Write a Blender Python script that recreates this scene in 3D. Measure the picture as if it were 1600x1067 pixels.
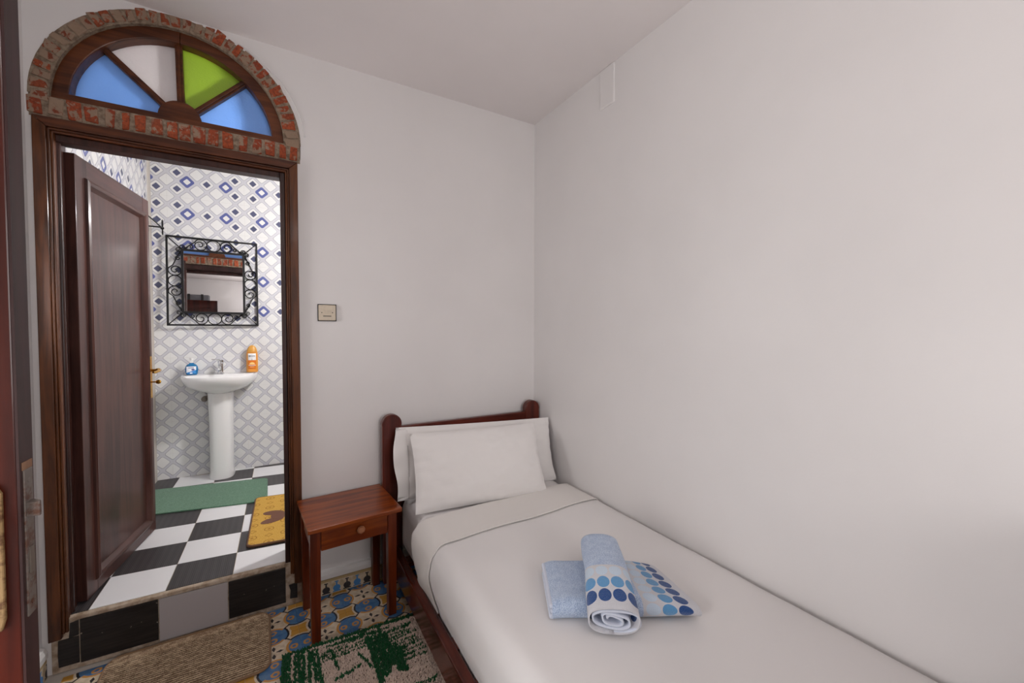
import bpy, bmesh, math, random
from mathutils import Vector, Matrix, noise
random.seed(7)
for o in list(bpy.data.objects): bpy.data.objects.remove(o, do_unlink=True)
SC = bpy.context.scene
COL = SC.collection
PI = math.pi

# ------------------------------------------------------------------ camera
F_PX, YAW, PITCH, ROLL = 633.72, math.radians(30.056), math.radians(1.674), math.radians(0.092)
CAM = Vector((-1.568, -2.4, 1.4495))
fw = Vector((math.sin(YAW)*math.cos(PITCH), math.cos(YAW)*math.cos(PITCH), -math.sin(PITCH)))
rt = Vector((math.cos(YAW), -math.sin(YAW), 0)); up = rt.cross(fw)
rt2 = rt*math.cos(ROLL) + up*math.sin(ROLL); up2 = -rt*math.sin(ROLL) + up*math.cos(ROLL)
cd = bpy.data.cameras.new('camera'); cam = bpy.data.objects.new('camera', cd); COL.objects.link(cam)
cam.matrix_world = Matrix(((rt2.x, up2.x, -fw.x, CAM.x), (rt2.y, up2.y, -fw.y, CAM.y), (rt2.z, up2.z, -fw.z, CAM.z), (0, 0, 0, 1)))
cd.sensor_width = 36.0; cd.sensor_fit = 'HORIZONTAL'; cd.lens = F_PX/1600*36; cd.clip_start = 0.03
SC.camera = cam

# ------------------------------------------------------------------ world, daylight, exposure
def lin(v):
    v /= 255.0
    return v/12.92 if v <= 0.04045 else ((v+0.055)/1.055)**2.4
def rgb(r, g, b): return (lin(r), lin(g), lin(b), 1)
W = bpy.data.worlds.new('world'); SC.world = W; W.use_nodes = True
W.node_tree.nodes['Background'].inputs[0].default_value = (0.86, 0.93, 1.0, 1)
W.node_tree.nodes['Background'].inputs[1].default_value = 1.0
def area(name, loc, direction, sx, sy, power, color, spread=180):
    l = bpy.data.lights.new(name, 'AREA'); l.shape = 'RECTANGLE'; l.size = sx; l.size_y = sy
    l.energy = power; l.color = color; l.spread = math.radians(spread)
    o = bpy.data.objects.new(name, l); COL.objects.link(o); o.location = loc
    o.rotation_euler = Vector(direction).to_track_quat('-Z', 'Z').to_euler()
    return o
# daylight through the open entrance doorway (left wall), plus fill from two added windows in the front and left walls
area('daylight_entrance', (-2.60, -1.98, 1.10), (1, 0, 0), 0.86, 1.95, 34, (1.0, 0.95, 0.925))
area('added_front_fill', (-0.65, -4.27, 1.60), (0, 1, 0), 0.94, 1.24, 31, (1.0, 0.945, 0.93))
area('added_side_fill', (-2.60, -0.33, 1.62), (1, 0, 0), 0.30, 0.56, 13.5, (1.0, 0.955, 0.945))
SC.view_settings.view_transform = 'Standard'; SC.view_settings.look = 'None'
SC.view_settings.gamma = 1.0; SC.view_settings.use_curve_mapping = False
SC.view_settings.exposure = 0.0

# ------------------------------------------------------------------ object helpers
def tag(o, label=None, cat=None, group=None, kind=None):
    if label: o['label'] = label
    if cat: o['category'] = cat
    if group: o['group'] = group
    if kind: o['kind'] = kind
    return o
def empty(name, loc=(0, 0, 0), parent=None):
    o = bpy.data.objects.new(name, None); COL.objects.link(o); o.location = loc; o.empty_display_size = 0.05
    if parent: o.parent = parent
    return o
def link(name, me, parent=None, loc=None):
    o = bpy.data.objects.new(name, me); COL.objects.link(o)
    if loc is not None: o.location = loc
    if parent: o.parent = parent
    return o
class MB:
    def __init__(s): s.v = []; s.f = []; s.uv = None
    def add(s, vs, fs):
        n = len(s.v); s.v += [tuple(p) for p in vs]; s.f += [tuple(i+n for i in f) for f in fs]; return s
    def box(s, x0, x1, y0, y1, z0, z1):
        return s.hexa([(x0, y0, z0), (x1, y0, z0), (x1, y1, z0), (x0, y1, z0), (x0, y0, z1), (x1, y0, z1), (x1, y1, z1), (x0, y1, z1)])
    def hexa(s, p):
        return s.add(p, [(0, 3, 2, 1), (4, 5, 6, 7), (0, 1, 5, 4), (1, 2, 6, 5), (2, 3, 7, 6), (3, 0, 4, 7)])
    def prism(s, poly, a0, a1, axis='y'):
        n = len(poly)
        def P(p, a): return (p[0], a, p[1]) if axis == 'y' else ((p[0], p[1], a) if axis == 'z' else (a, p[0], p[1]))
        vs = [P(p, a0) for p in poly] + [P(p, a1) for p in poly]
        fs = [tuple(range(n)), tuple(range(2*n-1, n-1, -1))] + [(i, (i+1) % n, (i+1) % n+n, i+n) for i in range(n)]
        return s.add(vs, fs)
    def tube(s, pts, r, n=8, closed=False, taper=None):
        pts = [Vector(p) for p in pts]; m = len(pts); vs = []; fs = []
        ref = None
        for i, p in enumerate(pts):
            if closed: t = pts[(i+1) % m]-pts[i-1]
            else: t = pts[min(i+1, m-1)]-pts[max(i-1, 0)]
            t.normalize()
            if ref is None:
                ref = Vector((0, 0, 1)) if abs(t.z) < .9 else Vector((1, 0, 0))
            a = t.cross(ref)
            if a.length < 1e-6: a = t.orthogonal()
            a.normalize(); b = a.cross(t).normalized(); ref = b
            rr = r if taper is None else r*taper(i/(m-1))
            for k in range(n):
                an = 2*PI*k/n; vs.append(p+a*(rr*math.cos(an))+b*(rr*math.sin(an)))
        R = m if closed else m-1
        for i in range(R):
            for k in range(n):
                i2 = (i+1) % m
                fs.append((i*n+k, i*n+(k+1) % n, i2*n+(k+1) % n, i2*n+k))
        if not closed:
            fs.append(tuple(range(n))[::-1]); fs.append(tuple((m-1)*n+k for k in range(n)))
        return s.add(vs, fs)
    def lathe(s, prof, c=(0, 0, 0), n=24, sx=1, sy=1):
        vs = []; fs = []; m = len(prof)
        for r, z in prof:
            for k in range(n):
                a = 2*PI*k/n; vs.append((c[0]+sx*r*math.cos(a), c[1]+sy*r*math.sin(a), c[2]+z))
        for i in range(m-1):
            for k in range(n):
                fs.append((i*n+k, i*n+(k+1) % n, (i+1)*n+(k+1) % n, (i+1)*n+k))
        fs.append(tuple(range(n))[::-1]); fs.append(tuple((m-1)*n+k for k in range(n)))
        return s.add(vs, fs)
    def grid(s, fn, nu, nv, uvfn=None):
        vs = []; fs = []
        for j in range(nv+1):
            for i in range(nu+1): vs.append(fn(i/nu, j/nv))
        for j in range(nv):
            for i in range(nu):
                a = j*(nu+1)+i; fs.append((a, a+1, a+nu+2, a+nu+1))
        s.add(vs, fs)
        if uvfn: s.uv = [uvfn(i/nu, j/nv) for j in range(nv+1) for i in range(nu+1)]
        return s
    def mesh(s, name, mat=None, smooth=None, recalc=True, weld=False):
        me = bpy.data.meshes.new(name); me.from_pydata(s.v, [], s.f)
        if s.uv:
            ul = me.uv_layers.new(name='UVMap')
            for lp in me.loops: ul.data[lp.index].uv = s.uv[lp.vertex_index]
        if recalc:
            bm = bmesh.new(); bm.from_mesh(me)
            if weld: bmesh.ops.remove_doubles(bm, verts=bm.verts, dist=1e-5)
            bmesh.ops.recalc_face_normals(bm, faces=bm.faces); bm.to_mesh(me); bm.free()
        if mat: me.materials.append(mat)
        if smooth is not None:
            for p in me.polygons: p.use_smooth = True
            me.set_sharp_from_angle(angle=math.radians(smooth))
        me.update()
        return me
    def build(s, name, mat=None, parent=None, loc=None, smooth=None, bevel=0, seg=2, recalc=True, weld=False):
        o = link(name, s.mesh(name, mat, smooth, recalc, weld), parent, loc)
        if bevel:
            m = o.modifiers.new('bevel', 'BEVEL'); m.width = bevel; m.segments = seg; m.limit_method = 'ANGLE'; m.angle_limit = math.radians(40)
        return o
def arc(cx, cz, r, a0, a1, n):
    return [(cx+r*math.cos(a0+(a1-a0)*i/n), cz+r*math.sin(a0+(a1-a0)*i/n)) for i in range(n+1)]

# ------------------------------------------------------------------ material helpers (all node based)
class V:
    """a shader socket with arithmetic"""
    nt = None
    def __init__(s, sock): s.s = sock
    @staticmethod
    def m(op, *a, clamp=False):
        n = V.nt.nodes.new('ShaderNodeMath'); n.operation = op; n.use_clamp = clamp
        for i, x in enumerate(a):
            if isinstance(x, V): V.nt.links.new(x.s, n.inputs[i])
            else: n.inputs[i].default_value = x
        return V(n.outputs[0])
    def __add__(s, o): return V.m('ADD', s, o)
    __radd__ = __add__
    def __sub__(s, o): return V.m('SUBTRACT', s, o)
    def __rsub__(s, o): return V.m('SUBTRACT', o, s)
    def __mul__(s, o): return V.m('MULTIPLY', s, o)
    __rmul__ = __mul__
    def __truediv__(s, o): return V.m('DIVIDE', s, o)
    def __lt__(s, o): return V.m('LESS_THAN', s, o)
    def __gt__(s, o): return V.m('GREATER_THAN', s, o)
    def abs(s): return V.m('ABSOLUTE', s)
    def rnd(s): return V.m('ROUND', s)
    def mx(s, o): return V.m('MAXIMUM', s, o)
    def mn(s, o): return V.m('MINIMUM', s, o)
def hyp(a, b): return V.m('SQRT', a*a+b*b)
def sstep(x, a, b):
    n = V.nt.nodes.new('ShaderNodeMapRange'); n.interpolation_type = 'SMOOTHSTEP'
    V.nt.links.new(x.s, n.inputs[0]); n.inputs[1].default_value = a; n.inputs[2].default_value = b
    return V(n.outputs[0])
class Mat:
    def __init__(s, name, color=(.8, .8, .8, 1), rough=.5, spec=.5, metal=0, coat=0, sheen=0):
        s.m = bpy.data.materials.new(name); s.m.use_nodes = True; s.nt = s.m.node_tree; V.nt = s.nt
        s.b = s.nt.nodes['Principled BSDF']; s.out = s.nt.nodes['Material Output']
        s.b.inputs['Base Color'].default_value = color; s.b.inputs['Roughness'].default_value = rough
        s.b.inputs['Specular IOR Level'].default_value = spec; s.b.inputs['Metallic'].default_value = metal
        s.b.inputs['Coat Weight'].default_value = coat; s.b.inputs['Coat Roughness'].default_value = .12
        if sheen: s.b.inputs['Sheen Weight'].default_value = sheen
    def coord(s, kind='Object', scale=(1, 1, 1), rot=(0, 0, 0)):
        n = s.nt.nodes.new('ShaderNodeTexCoord'); mp = s.nt.nodes.new('ShaderNodeMapping')
        mp.inputs['Scale'].default_value = scale; mp.inputs['Rotation'].default_value = rot
        s.nt.links.new(n.outputs[kind], mp.inputs[0]); return mp.outputs[0]
    def xyz(s, sock):
        n = s.nt.nodes.new('ShaderNodeSeparateXYZ'); s.nt.links.new(sock, n.inputs[0])
        return V(n.outputs[0]), V(n.outputs[1]), V(n.outputs[2])
    def noise(s, sock, scale=5, detail=4, rough=.55, dist=0):
        n = s.nt.nodes.new('ShaderNodeTexNoise'); s.nt.links.new(sock, n.inputs['Vector'])
        n.inputs['Scale'].default_value = scale; n.inputs['Detail'].default_value = detail
        n.inputs['Roughness'].default_value = rough; n.inputs['Distortion'].default_value = dist
        return V(n.outputs[0])
    def mix(s, fac, a, b):
        n = s.nt.nodes.new('ShaderNodeMix'); n.data_type = 'RGBA'
        for x, i in ((fac, 0), (a, 6), (b, 7)):
            if isinstance(x, V): s.nt.links.new(x.s, n.inputs[i])
            elif hasattr(x, 'links'): s.nt.links.new(x, n.inputs[i])
            else: n.inputs[i].default_value = x
        return n.outputs[2]
    def color(s, sock): s.nt.links.new(sock, s.b.inputs['Base Color']); return s
    def roughness(s, v): s.nt.links.new(v.s, s.b.inputs['Roughness']); return s
    def bump(s, v, strength=.3, dist=.002):
        n = s.nt.nodes.new('ShaderNodeBump'); n.inputs['Strength'].default_value = strength; n.inputs['Distance'].default_value = dist
        s.nt.links.new(v.s, n.inputs['Height']); s.nt.links.new(n.outputs[0], s.b.inputs['Normal']); return s

def wood(name, c0, c1, rough=.35, coat=.4, axis='z', scale=1.0):
    M = Mat(name, c0, rough, .28, coat=coat*.6)
    sc = {'x': (1.5, 22, 22), 'y': (22, 1.5, 22), 'z': (22, 22, 1.5)}[axis]
    co = M.coord('Object', tuple(k*scale for k in sc))
    g = M.noise(co, 1.6, 6, .6, .6); big = M.noise(M.coord('Object', (3, 3, 2)), 1.5, 3)
    M.color(M.mix(sstep(g*.7+big*.3, .36, .64), c0, c1)); M.bump(g, .12, .002)
    return M.m
def plaster(name, c, bump_scale=90, strength=.08, rough=.55):
    M = Mat(name, c, rough, .35)
    co = M.coord('Object'); n = M.noise(co, bump_scale, 3); n2 = M.noise(co, 2.2, 3)
    M.color(M.mix(sstep(n2, .3, .75), c, tuple(k*.965 for k in c[:3])+(1,)))
    M.bump(n+n2*2.0, strength, .002); return M.m
m_wall = plaster('white_wall_paint', rgb(226, 223, 222), 95, .10, .42)
m_ceil = plaster('ceiling_paint', rgb(229, 223, 222), 60, .05, .8)
m_white = plaster('white_gloss_paint', rgb(222, 220, 218), 40, .05, .4)
m_casing = wood('casing_wood', rgb(54, 26, 10), rgb(98, 54, 24), .42, .2, 'z')
m_casing_x = wood('casing_wood_cross', rgb(50, 23, 11), rgb(94, 50, 28), .42, .2, 'x')
m_jamb = wood('jamb_wood', rgb(34, 17, 14), rgb(62, 35, 29), .35, .3, 'z')
m_leaf = wood('door_wood', rgb(52, 29, 25), rgb(82, 50, 43), .38, .25, 'z', .7)
m_leaf_x = wood('door_wood_cross', rgb(52, 29, 25), rgb(82, 50, 43), .38, .25, 'x', .7)
m_fan = wood('fanlight_wood', rgb(58, 26, 12), rgb(104, 56, 28), .4, .3, 'x', .7)
m_entr = wood('entrance_door_wood', rgb(48, 14, 8), rgb(84, 30, 17), .32, .4, 'z', .6)
m_entr_edge = wood('entrance_edge_wood', rgb(44, 26, 26), rgb(66, 42, 40), .5, .1, 'z', .6)
m_night = wood('nightstand_wood', rgb(98, 36, 8), rgb(146, 70, 20), .3, .35, 'x', .8)
m_night_leg = wood('nightstand_leg_wood', rgb(74, 24, 7), rgb(118, 48, 16), .34, .3, 'z', .8)
m_bed = wood('bed_wood', rgb(64, 20, 12), rgb(104, 42, 28), .3, .4, 'x', .6)
m_bed_z = wood('bed_post_wood', rgb(64, 20, 12), rgb(104, 42, 28), .3, .4, 'z', .6)
m_bed_y = wood('bed_rail_wood', rgb(58, 18, 11), rgb(98, 40, 26), .22, .5, 'y', .6)
m_ward = wood('wardrobe_wood', rgb(8, 6, 6), rgb(15, 11, 10), .7, .0, 'z', .6)
m_iron = Mat('wrought_iron', rgb(34, 33, 34), .45, .5, metal=.6).m
m_brass = Mat('brass', rgb(196, 150, 62), .25, .5, metal=1).m
m_steel = Mat('dull_steel', rgb(132, 124, 116), .42, .5, metal=.85).m
m_chrome = Mat('chrome', (.75, .75, .76, 1), .08, .5, metal=1).m
m_dark = Mat('dark_rubber', rgb(24, 22, 22), .6).m
m_porc = Mat('porcelain', rgb(240, 240, 240), .12, .5, coat=.5).m
m_plastic = Mat('white_plastic', rgb(238, 238, 236), .3).m
m_mirror = Mat('mirror_silver', (.93, .94, .95, 1), .0, .5, metal=1).m
def rusty(name, c0, c1, metal, rough):
    M = Mat(name, c0, rough, .5, metal=metal); n = M.noise(M.coord('Object'), 60, 5, .65)
    M.color(M.mix(sstep(n, .45, .65), c0, c1)); M.bump(n, .2, .001); return M.m
m_lock = rusty('worn_steel', rgb(120, 112, 106), rgb(98, 66, 52), .5, .5)
m_plate = rusty('tarnished_brass', rgb(150, 122, 82), rgb(92, 60, 32), .3, .6)
m_cream = rusty('cream_switch_plastic', rgb(206, 192, 170), rgb(198, 184, 164), 0, .4)

def brick_mat(name, c0, c1, thr):
    M = Mat(name, c0, .9, .2); oi = M.nt.nodes.new('ShaderNodeObjectInfo')
    rn = V(oi.outputs['Random']); co = M.coord('Object')
    av = M.nt.nodes.new('ShaderNodeVectorMath'); av.operation = 'ADD'
    cx = M.nt.nodes.new('ShaderNodeCombineXYZ')
    for i in range(3): M.nt.links.new((rn*(7.0+3*i)).s, cx.inputs[i])
    M.nt.links.new(co, av.inputs[0]); M.nt.links.new(cx.outputs[0], av.inputs[1])
    n = M.noise(av.outputs[0], 26, 5, .62, .4); n2 = M.noise(av.outputs[0], 90, 4, .6)
    base = M.mix(rn, c0, c1)
    base = M.mix(sstep(n2, .35, .7), base, rgb(122, 62, 44))
    f = sstep(n+(rn-.5)*.16, thr-.035, thr+.035)
    M.color(M.mix(f, base, rgb(146, 124, 106))); M.bump(n+n2*.6, .7, .006); return M.m
m_brick = brick_mat('red_brick', rgb(166, 82, 52), rgb(138, 62, 44), .55)
m_brick_smear = brick_mat('mortar_smeared_brick', rgb(156, 80, 52), rgb(120, 66, 50), .47)
def mortar_mat():
    M = Mat('mortar', rgb(138, 122, 106), .95, .1); co = M.coord('Object'); n = M.noise(co, 38, 6, .65)
    M.color(M.mix(sstep(n, .35, .68), rgb(152, 136, 118), rgb(110, 92, 78))); M.bump(n, .8, .008); return M.m
m_mortar = mortar_mat()
def cement_mat():
    M = Mat('rough_cement', rgb(170, 155, 140), .9, .1); co = M.coord('Object'); n = M.noise(co, 30, 5, .6)
    M.color(M.mix(sstep(n, .35, .7), rgb(186, 170, 152), rgb(146, 126, 106))); M.bump(n, .5, .005); return M.m
m_cement = cement_mat()
def glass_mat(name, c):
    M = Mat(name, c, .2, .5); nt = M.nt
    tr = nt.nodes.new('ShaderNodeBsdfTranslucent'); tr.inputs[0].default_value = c
    tp = nt.nodes.new('ShaderNodeBsdfTransparent'); tp.inputs[0].default_value = c
    gl = nt.nodes.new('ShaderNodeBsdfGlossy'); gl.inputs['Roughness'].default_value = .18
    m1 = nt.nodes.new('ShaderNodeMixShader'); m1.inputs[0].default_value = .12
    m2 = nt.nodes.new('ShaderNodeMixShader'); m2.inputs[0].default_value = .07
    nt.links.new(tr.outputs[0], m1.inputs[1]); nt.links.new(tp.outputs[0], m1.inputs[2])
    nt.links.new(m1.outputs[0], m2.inputs[1]); nt.links.new(gl.outputs[0], m2.inputs[2]); nt.links.new(m2.outputs[0], M.out.inputs[0])
    n = M.noise(M.coord('Object'), 130, 2); bp = nt.nodes.new('ShaderNodeBump'); bp.inputs['Strength'].default_value = .5; bp.inputs['Distance'].default_value = .003
    nt.links.new(n.s, bp.inputs['Height'])
    for k in (tr, gl): nt.links.new(bp.outputs[0], k.inputs['Normal'])
    return M.m
m_gblue = glass_mat('blue_glass', (.45, .66, 1.0, 1)); m_ggreen = glass_mat('green_glass', (.54, .68, .18, 1)); m_gwhite = glass_mat('clear_frosted_glass', (.86, .83, .83, 1))

def diamond_tile(name, deco):
    """white wall tile printed with rounded diamonds; the decor tile adds slate squares and blue rings"""
    M = Mat(name, rgb(228, 228, 228), .13, .5); x, y, z = M.xyz(M.coord('Object'))
    a = (x+z)/.13; b = (x-z)/.13; ia = a.rnd(); ib = b.rnd(); fa = (a-ia).abs(); fb = (b-ib).abs()
    def rsq(h, r):
        qx = (fa-(h-r)).mx(0.0); qy = (fb-(h-r)).mx(0.0); return hyp(qx, qy)-r
    d = rsq(.398, .14)
    col = M.mix(sstep(d, -.02, .012), rgb(230, 230, 229), rgb(206, 206, 212))
    col = M.mix((d.abs() < .018), col, rgb(164, 164, 174))
    if deco:
        s = (ia+ib).abs(); t = (ia-ib).abs()
        dark = ((s < .5)*(t < .5)) + (((s-3.0).abs() < .5)*((t-1.0).abs() < .5))
        ring = ((s-2.0).abs() < .5)*(t < .5)
        inner = rsq(.215, .05)
        col = M.mix(dark*(inner < 0.0), col, rgb(88, 92, 118))
        ro = rsq(.41, .15)
        col = M.mix(ring*(ro < 0.0)*(rsq(.20, .07) > 0.0), col, rgb(96, 104, 158))
    M.color(col); M.bump(sstep(d, .05, -.05), .35, .003); return M.m
m_dtile = diamond_tile('diamond_wall_tile_decor', True); m_ptile = diamond_tile('diamond_wall_tile_plain', False)
m_grout = Mat('grout', rgb(196, 190, 182), .8).m
m_grout2 = Mat('floor_grout', rgb(176, 160, 128), .8).m
def black_tile():
    M = Mat('ribbed_black_tile', rgb(40, 38, 39), .38, .5); x, y, z = M.xyz(M.coord('Object'))
    w = V.m('SINE', x*(2*PI/.0085)); w2 = V.m('SINE', x*(2*PI/.034))
    n = M.noise(M.coord('Object', (60, 4, 60)), 1, 4)
    M.color(M.mix(sstep(w*.5+w2*.3+n, -.2, 1.2), rgb(42, 39, 40), rgb(72, 68, 69))); M.bump(w, .12, .001); return M.m
m_black = black_tile()
def black_riser():
    M = Mat('black_riser_tile', rgb(26, 23, 22), .4, .4); n = M.noise(M.coord('Object', (6, 6, 90)), 1, 4)
    n2 = M.noise(M.coord('Object'), 45, 4)
    c = M.mix(sstep(n, .3, .7), rgb(26, 23, 22), rgb(44, 39, 37)); M.color(M.mix(sstep(n2, .70, .74), c, rgb(150, 140, 130))); return M.m
m_riser = black_riser()
m_wtile = plaster('white_floor_tile', rgb(236, 236, 238), 8, .01, .2)
m_gtile = plaster('pale_riser_tile', rgb(172, 166, 166), 8, .01, .35)

def cement_tile():
    """encaustic floor tile: flower in the middle, blue discs on the edges, gold stars in the corners"""
    M = Mat('encaustic_floor_tile', rgb(205, 190, 165), .38, .4); x, y, z = M.xyz(M.coord('Object', (1/.2133,)*3))
    wob = M.noise(M.coord('Object'), 42, 3)*.05-.025
    ax = x.abs()+wob; ay = y.abs()+wob
    dB = hyp(ax-.5, ay).mn(hyp(ax, ay-.5)); cs = 1.0-ax-ay
    dirt = M.noise(M.coord('Object'), 30, 5)
    col = M.mix(sstep(dirt, .3, .75), rgb(222, 206, 182), rgb(188, 168, 142))
    S = (cs < .47)*(dB > .275)
    col = M.mix((dB < .275), col, M.mix(sstep(dirt, .35, .7), rgb(62, 106, 156), rgb(88, 126, 162)))
    col = M.mix((dB < .280)*(dB > .232)*(cs > .47), col, rgb(196, 140, 72))
    r2 = hyp(ax-.375, ay).mn(hyp(ax, ay-.375))
    col = M.mix(((r2-.058).abs() < .019)*(cs > .42), col, rgb(192, 138, 72))
    col = M.mix(S*((dB < .312)+(cs > .425)), col, rgb(36, 34, 38))
    col = M.mix(S*(dB > .352)*(cs < .33), col, rgb(192, 142, 62))
    p1 = (ax-.115).abs()/.085+ay/.036; p2 = (ay-.115).abs()/.085+ax/.036
    col = M.mix(p1.mn(p2) < 1.0, col, rgb(44, 38, 38))
    M.color(col); return M.m
m_cement_tile = cement_tile()
def skirt_tile():
    """skirting tile: a row of little flask shapes, dark and blue in turn; x along, z up, in metres"""
    M = Mat('flask_skirting_tile', rgb(200, 186, 162), .4, .4); x, y, z = M.xyz(M.coord('Object'))
    p = .0533; k = (x/p).rnd(); fx = (x-k*p).abs(); par = V.m('MODULO', k.abs(), 2.0) < .5
    bulb = ((fx/.019)*(fx/.019)+((z+.016)/.017)*((z+.016)/.017)) < 1.0
    neck = (fx < .004)*(z > -.01)*(z < .022); cap = (fx < .0095)*((z-.019).abs() < .003); foot = (fx < .02)*((z+.033).abs() < .0035)
    body = (bulb+neck+cap+foot).mn(1.0)
    n = M.noise(M.coord('Object'), 40, 4)
    base = M.mix(sstep(n, .35, .7), rgb(206, 192, 168), rgb(176, 156, 124))
    base = M.mix((z > .028), base, rgb(172, 150, 108))
    M.color(M.mix(body, base, M.mix(par, rgb(70, 128, 186), rgb(40, 38, 42)))); return M.m
m_skirt = skirt_tile()

def cloth(name, c, scale=500, strength=.15, rough=.9):
    M = Mat(name, c, rough, .15, sheen=.15); co = M.coord('Object'); n = M.noise(co, scale, 2); n2 = M.noise(co, 6, 4)
    M.bump(n*.4+n2*1.6, strength, .004); return M.m
m_sheet = cloth('white_bed_linen', rgb(226, 223, 222), 420, .12)
m_fold = cloth('white_turned_linen', rgb(226, 222, 218), 420, .10)
m_pillow = cloth('white_pillow_linen', rgb(232, 229, 227), 420, .16)
def towel_mat():
    """light blue terry; u,v in metres, v measured from the printed end: white band with three rows of dots"""
    M = Mat('dotted_blue_terry', rgb(160, 180, 212), .95, .1, sheen=.4); u, v, _ = M.xyz(M.coord('UV'))
    n = M.noise(M.coord('UV'), 300, 3, .7); n2 = M.noise(M.coord('UV'), 40, 3)
    base = M.mix(sstep(n*.8+n2*.2, .40, .60), rgb(152, 176, 212), rgb(214, 228, 248))
    col = M.mix((v < .158), base, rgb(214, 214, 220))
    px = .0425
    for vc, sh, c in ((.042, 0, rgb(26, 74, 138)), (.086, .0, rgb(94, 156, 206)), (.130, .0, rgb(206, 222, 238))):
        fx = (u/px+sh); fx = (fx-fx.rnd()).abs()*px
        col = M.mix(hyp(fx/.0192, (v-vc)/.0200) < 1.0, col, c)
    M.color(col); M.bump(n+n2*.4, .9, .005); return M.m
m_towel = towel_mat()
m_towel_in = cloth('pale_blue_towel_inside', rgb(206, 212, 226), 300, .4)
def mat_green():
    M = Mat('green_bath_mat_pile', rgb(84, 124, 100), 1, .05, sheen=.3); n = M.noise(M.coord('Object'), 160, 4, .7)
    M.color(M.mix(sstep(n, .3, .7), rgb(70, 112, 88), rgb(112, 148, 124))); M.bump(n, .7, .004); return M.m
m_matgreen = mat_green()
def mat_yellow():
    M = Mat('mustard_mat_weave', rgb(196, 154, 70), .95, .1); x, y, z = M.xyz(M.coord('Object'))
    p = .085; i = (x/p).rnd(); j = (y/p).rnd(); fx = (x-i*p); fy = (y-j*p)
    par = V.m('MODULO', (i+j).abs(), 2.0) < .5
    d = hyp(fx, fy); dd = fx.abs()+fy.abs()
    circ = ((d-.024).abs() < .003)+(dd < .011); dia = ((dd-.019).abs() < .0035)
    mk = (par*circ+(1.0-par)*dia).mn(1.0); n = M.noise(M.coord('Object'), 200, 3)
    base = M.mix(sstep(n, .3, .7), rgb(186, 142, 60), rgb(212, 172, 92))
    M.color(M.mix(mk*.8, base, rgb(150, 108, 48))); M.bump(n, .4, .003); return M.m
m_matyel = mat_yellow()
m_matbrown = cloth('brown_mat_trim', rgb(104, 74, 54), 300, .4)
m_motif = cloth('brown_motif', rgb(112, 76, 60), 300, .4)
m_cordtrim = cloth('tan_binding', rgb(138, 110, 84), 300, .4)
def cord_mat():
    M = Mat('corded_mat', rgb(150, 126, 100), .95, .1); x, y, z = M.xyz(M.coord('Object'))
    n = M.noise(M.coord('Object', (1, 1, 1)), 300, 3); n2 = M.noise(M.coord('Object', (40, 160, 40)), 1, 3)
    c = M.mix(sstep(n*.5+n2*.5, .38, .62), rgb(138, 114, 92), rgb(206, 182, 152))
    M.color(M.mix(sstep(z+(n-.5)*.002, .0050, .0068), rgb(24, 16, 12), c)); return M.m
m_cord = cord_mat()
m_pgreen = cloth('green_shag', rgb(20, 84, 46), 300, .2); m_pbeige = cloth('beige_shag', rgb(216, 196, 182), 300, .2)
m_rugbase = cloth('rug_backing', rgb(96, 84, 72), 300, .2)

# ------------------------------------------------------------------ the room shell
H = 2.872; XL = -2.43; YF = -4.2; WT = .16
CXA, CZA = -1.943, 2.398            # centre of the fanlight arch
RO = .470                           # where the plaster stops
# back wall: one solid with the door and arch opening
poly = [(XL-.2, 0), (XL-.2, H+.1), (.2, H+.1), (.2, 0), (-1.470, 0), (-1.470, 2.312), (-1.452, 2.33), (-1.452, CZA)]
poly += [(CXA+(.491 if math.cos(a) > 0 else .476)*math.cos(a), CZA+RO*math.sin(a)) for a in [PI*i/40 for i in range(1, 40)]]
poly += [(-2.419, CZA), (-2.419, 2.33), (-2.403, 2.312), (-2.403, 0)]
wall_back = MB().prism(poly, 0, WT).build('wall_back', m_wall)
tag(wall_back, 'white plaster wall behind the headboard with brick-edged arch and bathroom doorway', 'wall', kind='structure')
MBr = MB(); MBr.tube([(CXA+(.512 if math.cos(a) > 0 else .482)*math.cos(a), -.001, CZA+.02+(RO-.012)*math.sin(a)) for a in [math.radians(4+2.2*i) for i in range(28)]], .0045, 6)
MBr.build('plaster_ridge', m_wall, wall_back, smooth=60)
wall_right = MB().box(0, .2, YF-.2, .2, 0, H+.1).build('wall_right', m_wall)
tag(wall_right, 'long white wall beside the bed', 'wall', kind='structure')
b = MB().box(-.007, .01, -.775, -.665, 2.66, H).build('plaster_boxing', m_wall, wall_right, bevel=.006)
wl = MB()
SW = (-.50, -.16, 1.32, 1.92)      # added small side window y0,y1,z0,z1
DW = (-2.45, -1.50, 2.12)           # entrance doorway y0,y1,top
wl.box(XL-.2, XL, SW[1], -.0005, 0, H+.1); wl.box(XL-.2, XL, SW[0], SW[1], 0, SW[2]); wl.box(XL-.2, XL, SW[0], SW[1], SW[3], H+.1)
wl.box(XL-.2, XL, DW[1], SW[0], 0, H+.1); wl.box(XL-.2, XL, DW[0], DW[1], DW[2], H+.1); wl.box(XL-.2, XL, YF, DW[0], 0, H+.1)
wall_left = tag(wl.build('wall_left', m_wall), 'white wall on the left with the entrance doorway', 'wall', kind='structure')
FW = (-1.13, -.17, .96, 2.24)
wf = MB(); wf.box(XL-.2, FW[0], YF-.2, YF, 0, H+.1); wf.box(FW[1], .2, YF-.2, YF, 0, H+.1); wf.box(FW[0], FW[1], YF-.2, YF, 0, FW[2]); wf.box(FW[0], FW[1], YF-.2, YF, FW[3], H+.1)
wall_front = tag(wf.build('wall_front', m_wall), 'white wall behind the camera with an added window', 'wall', kind='structure')
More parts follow.
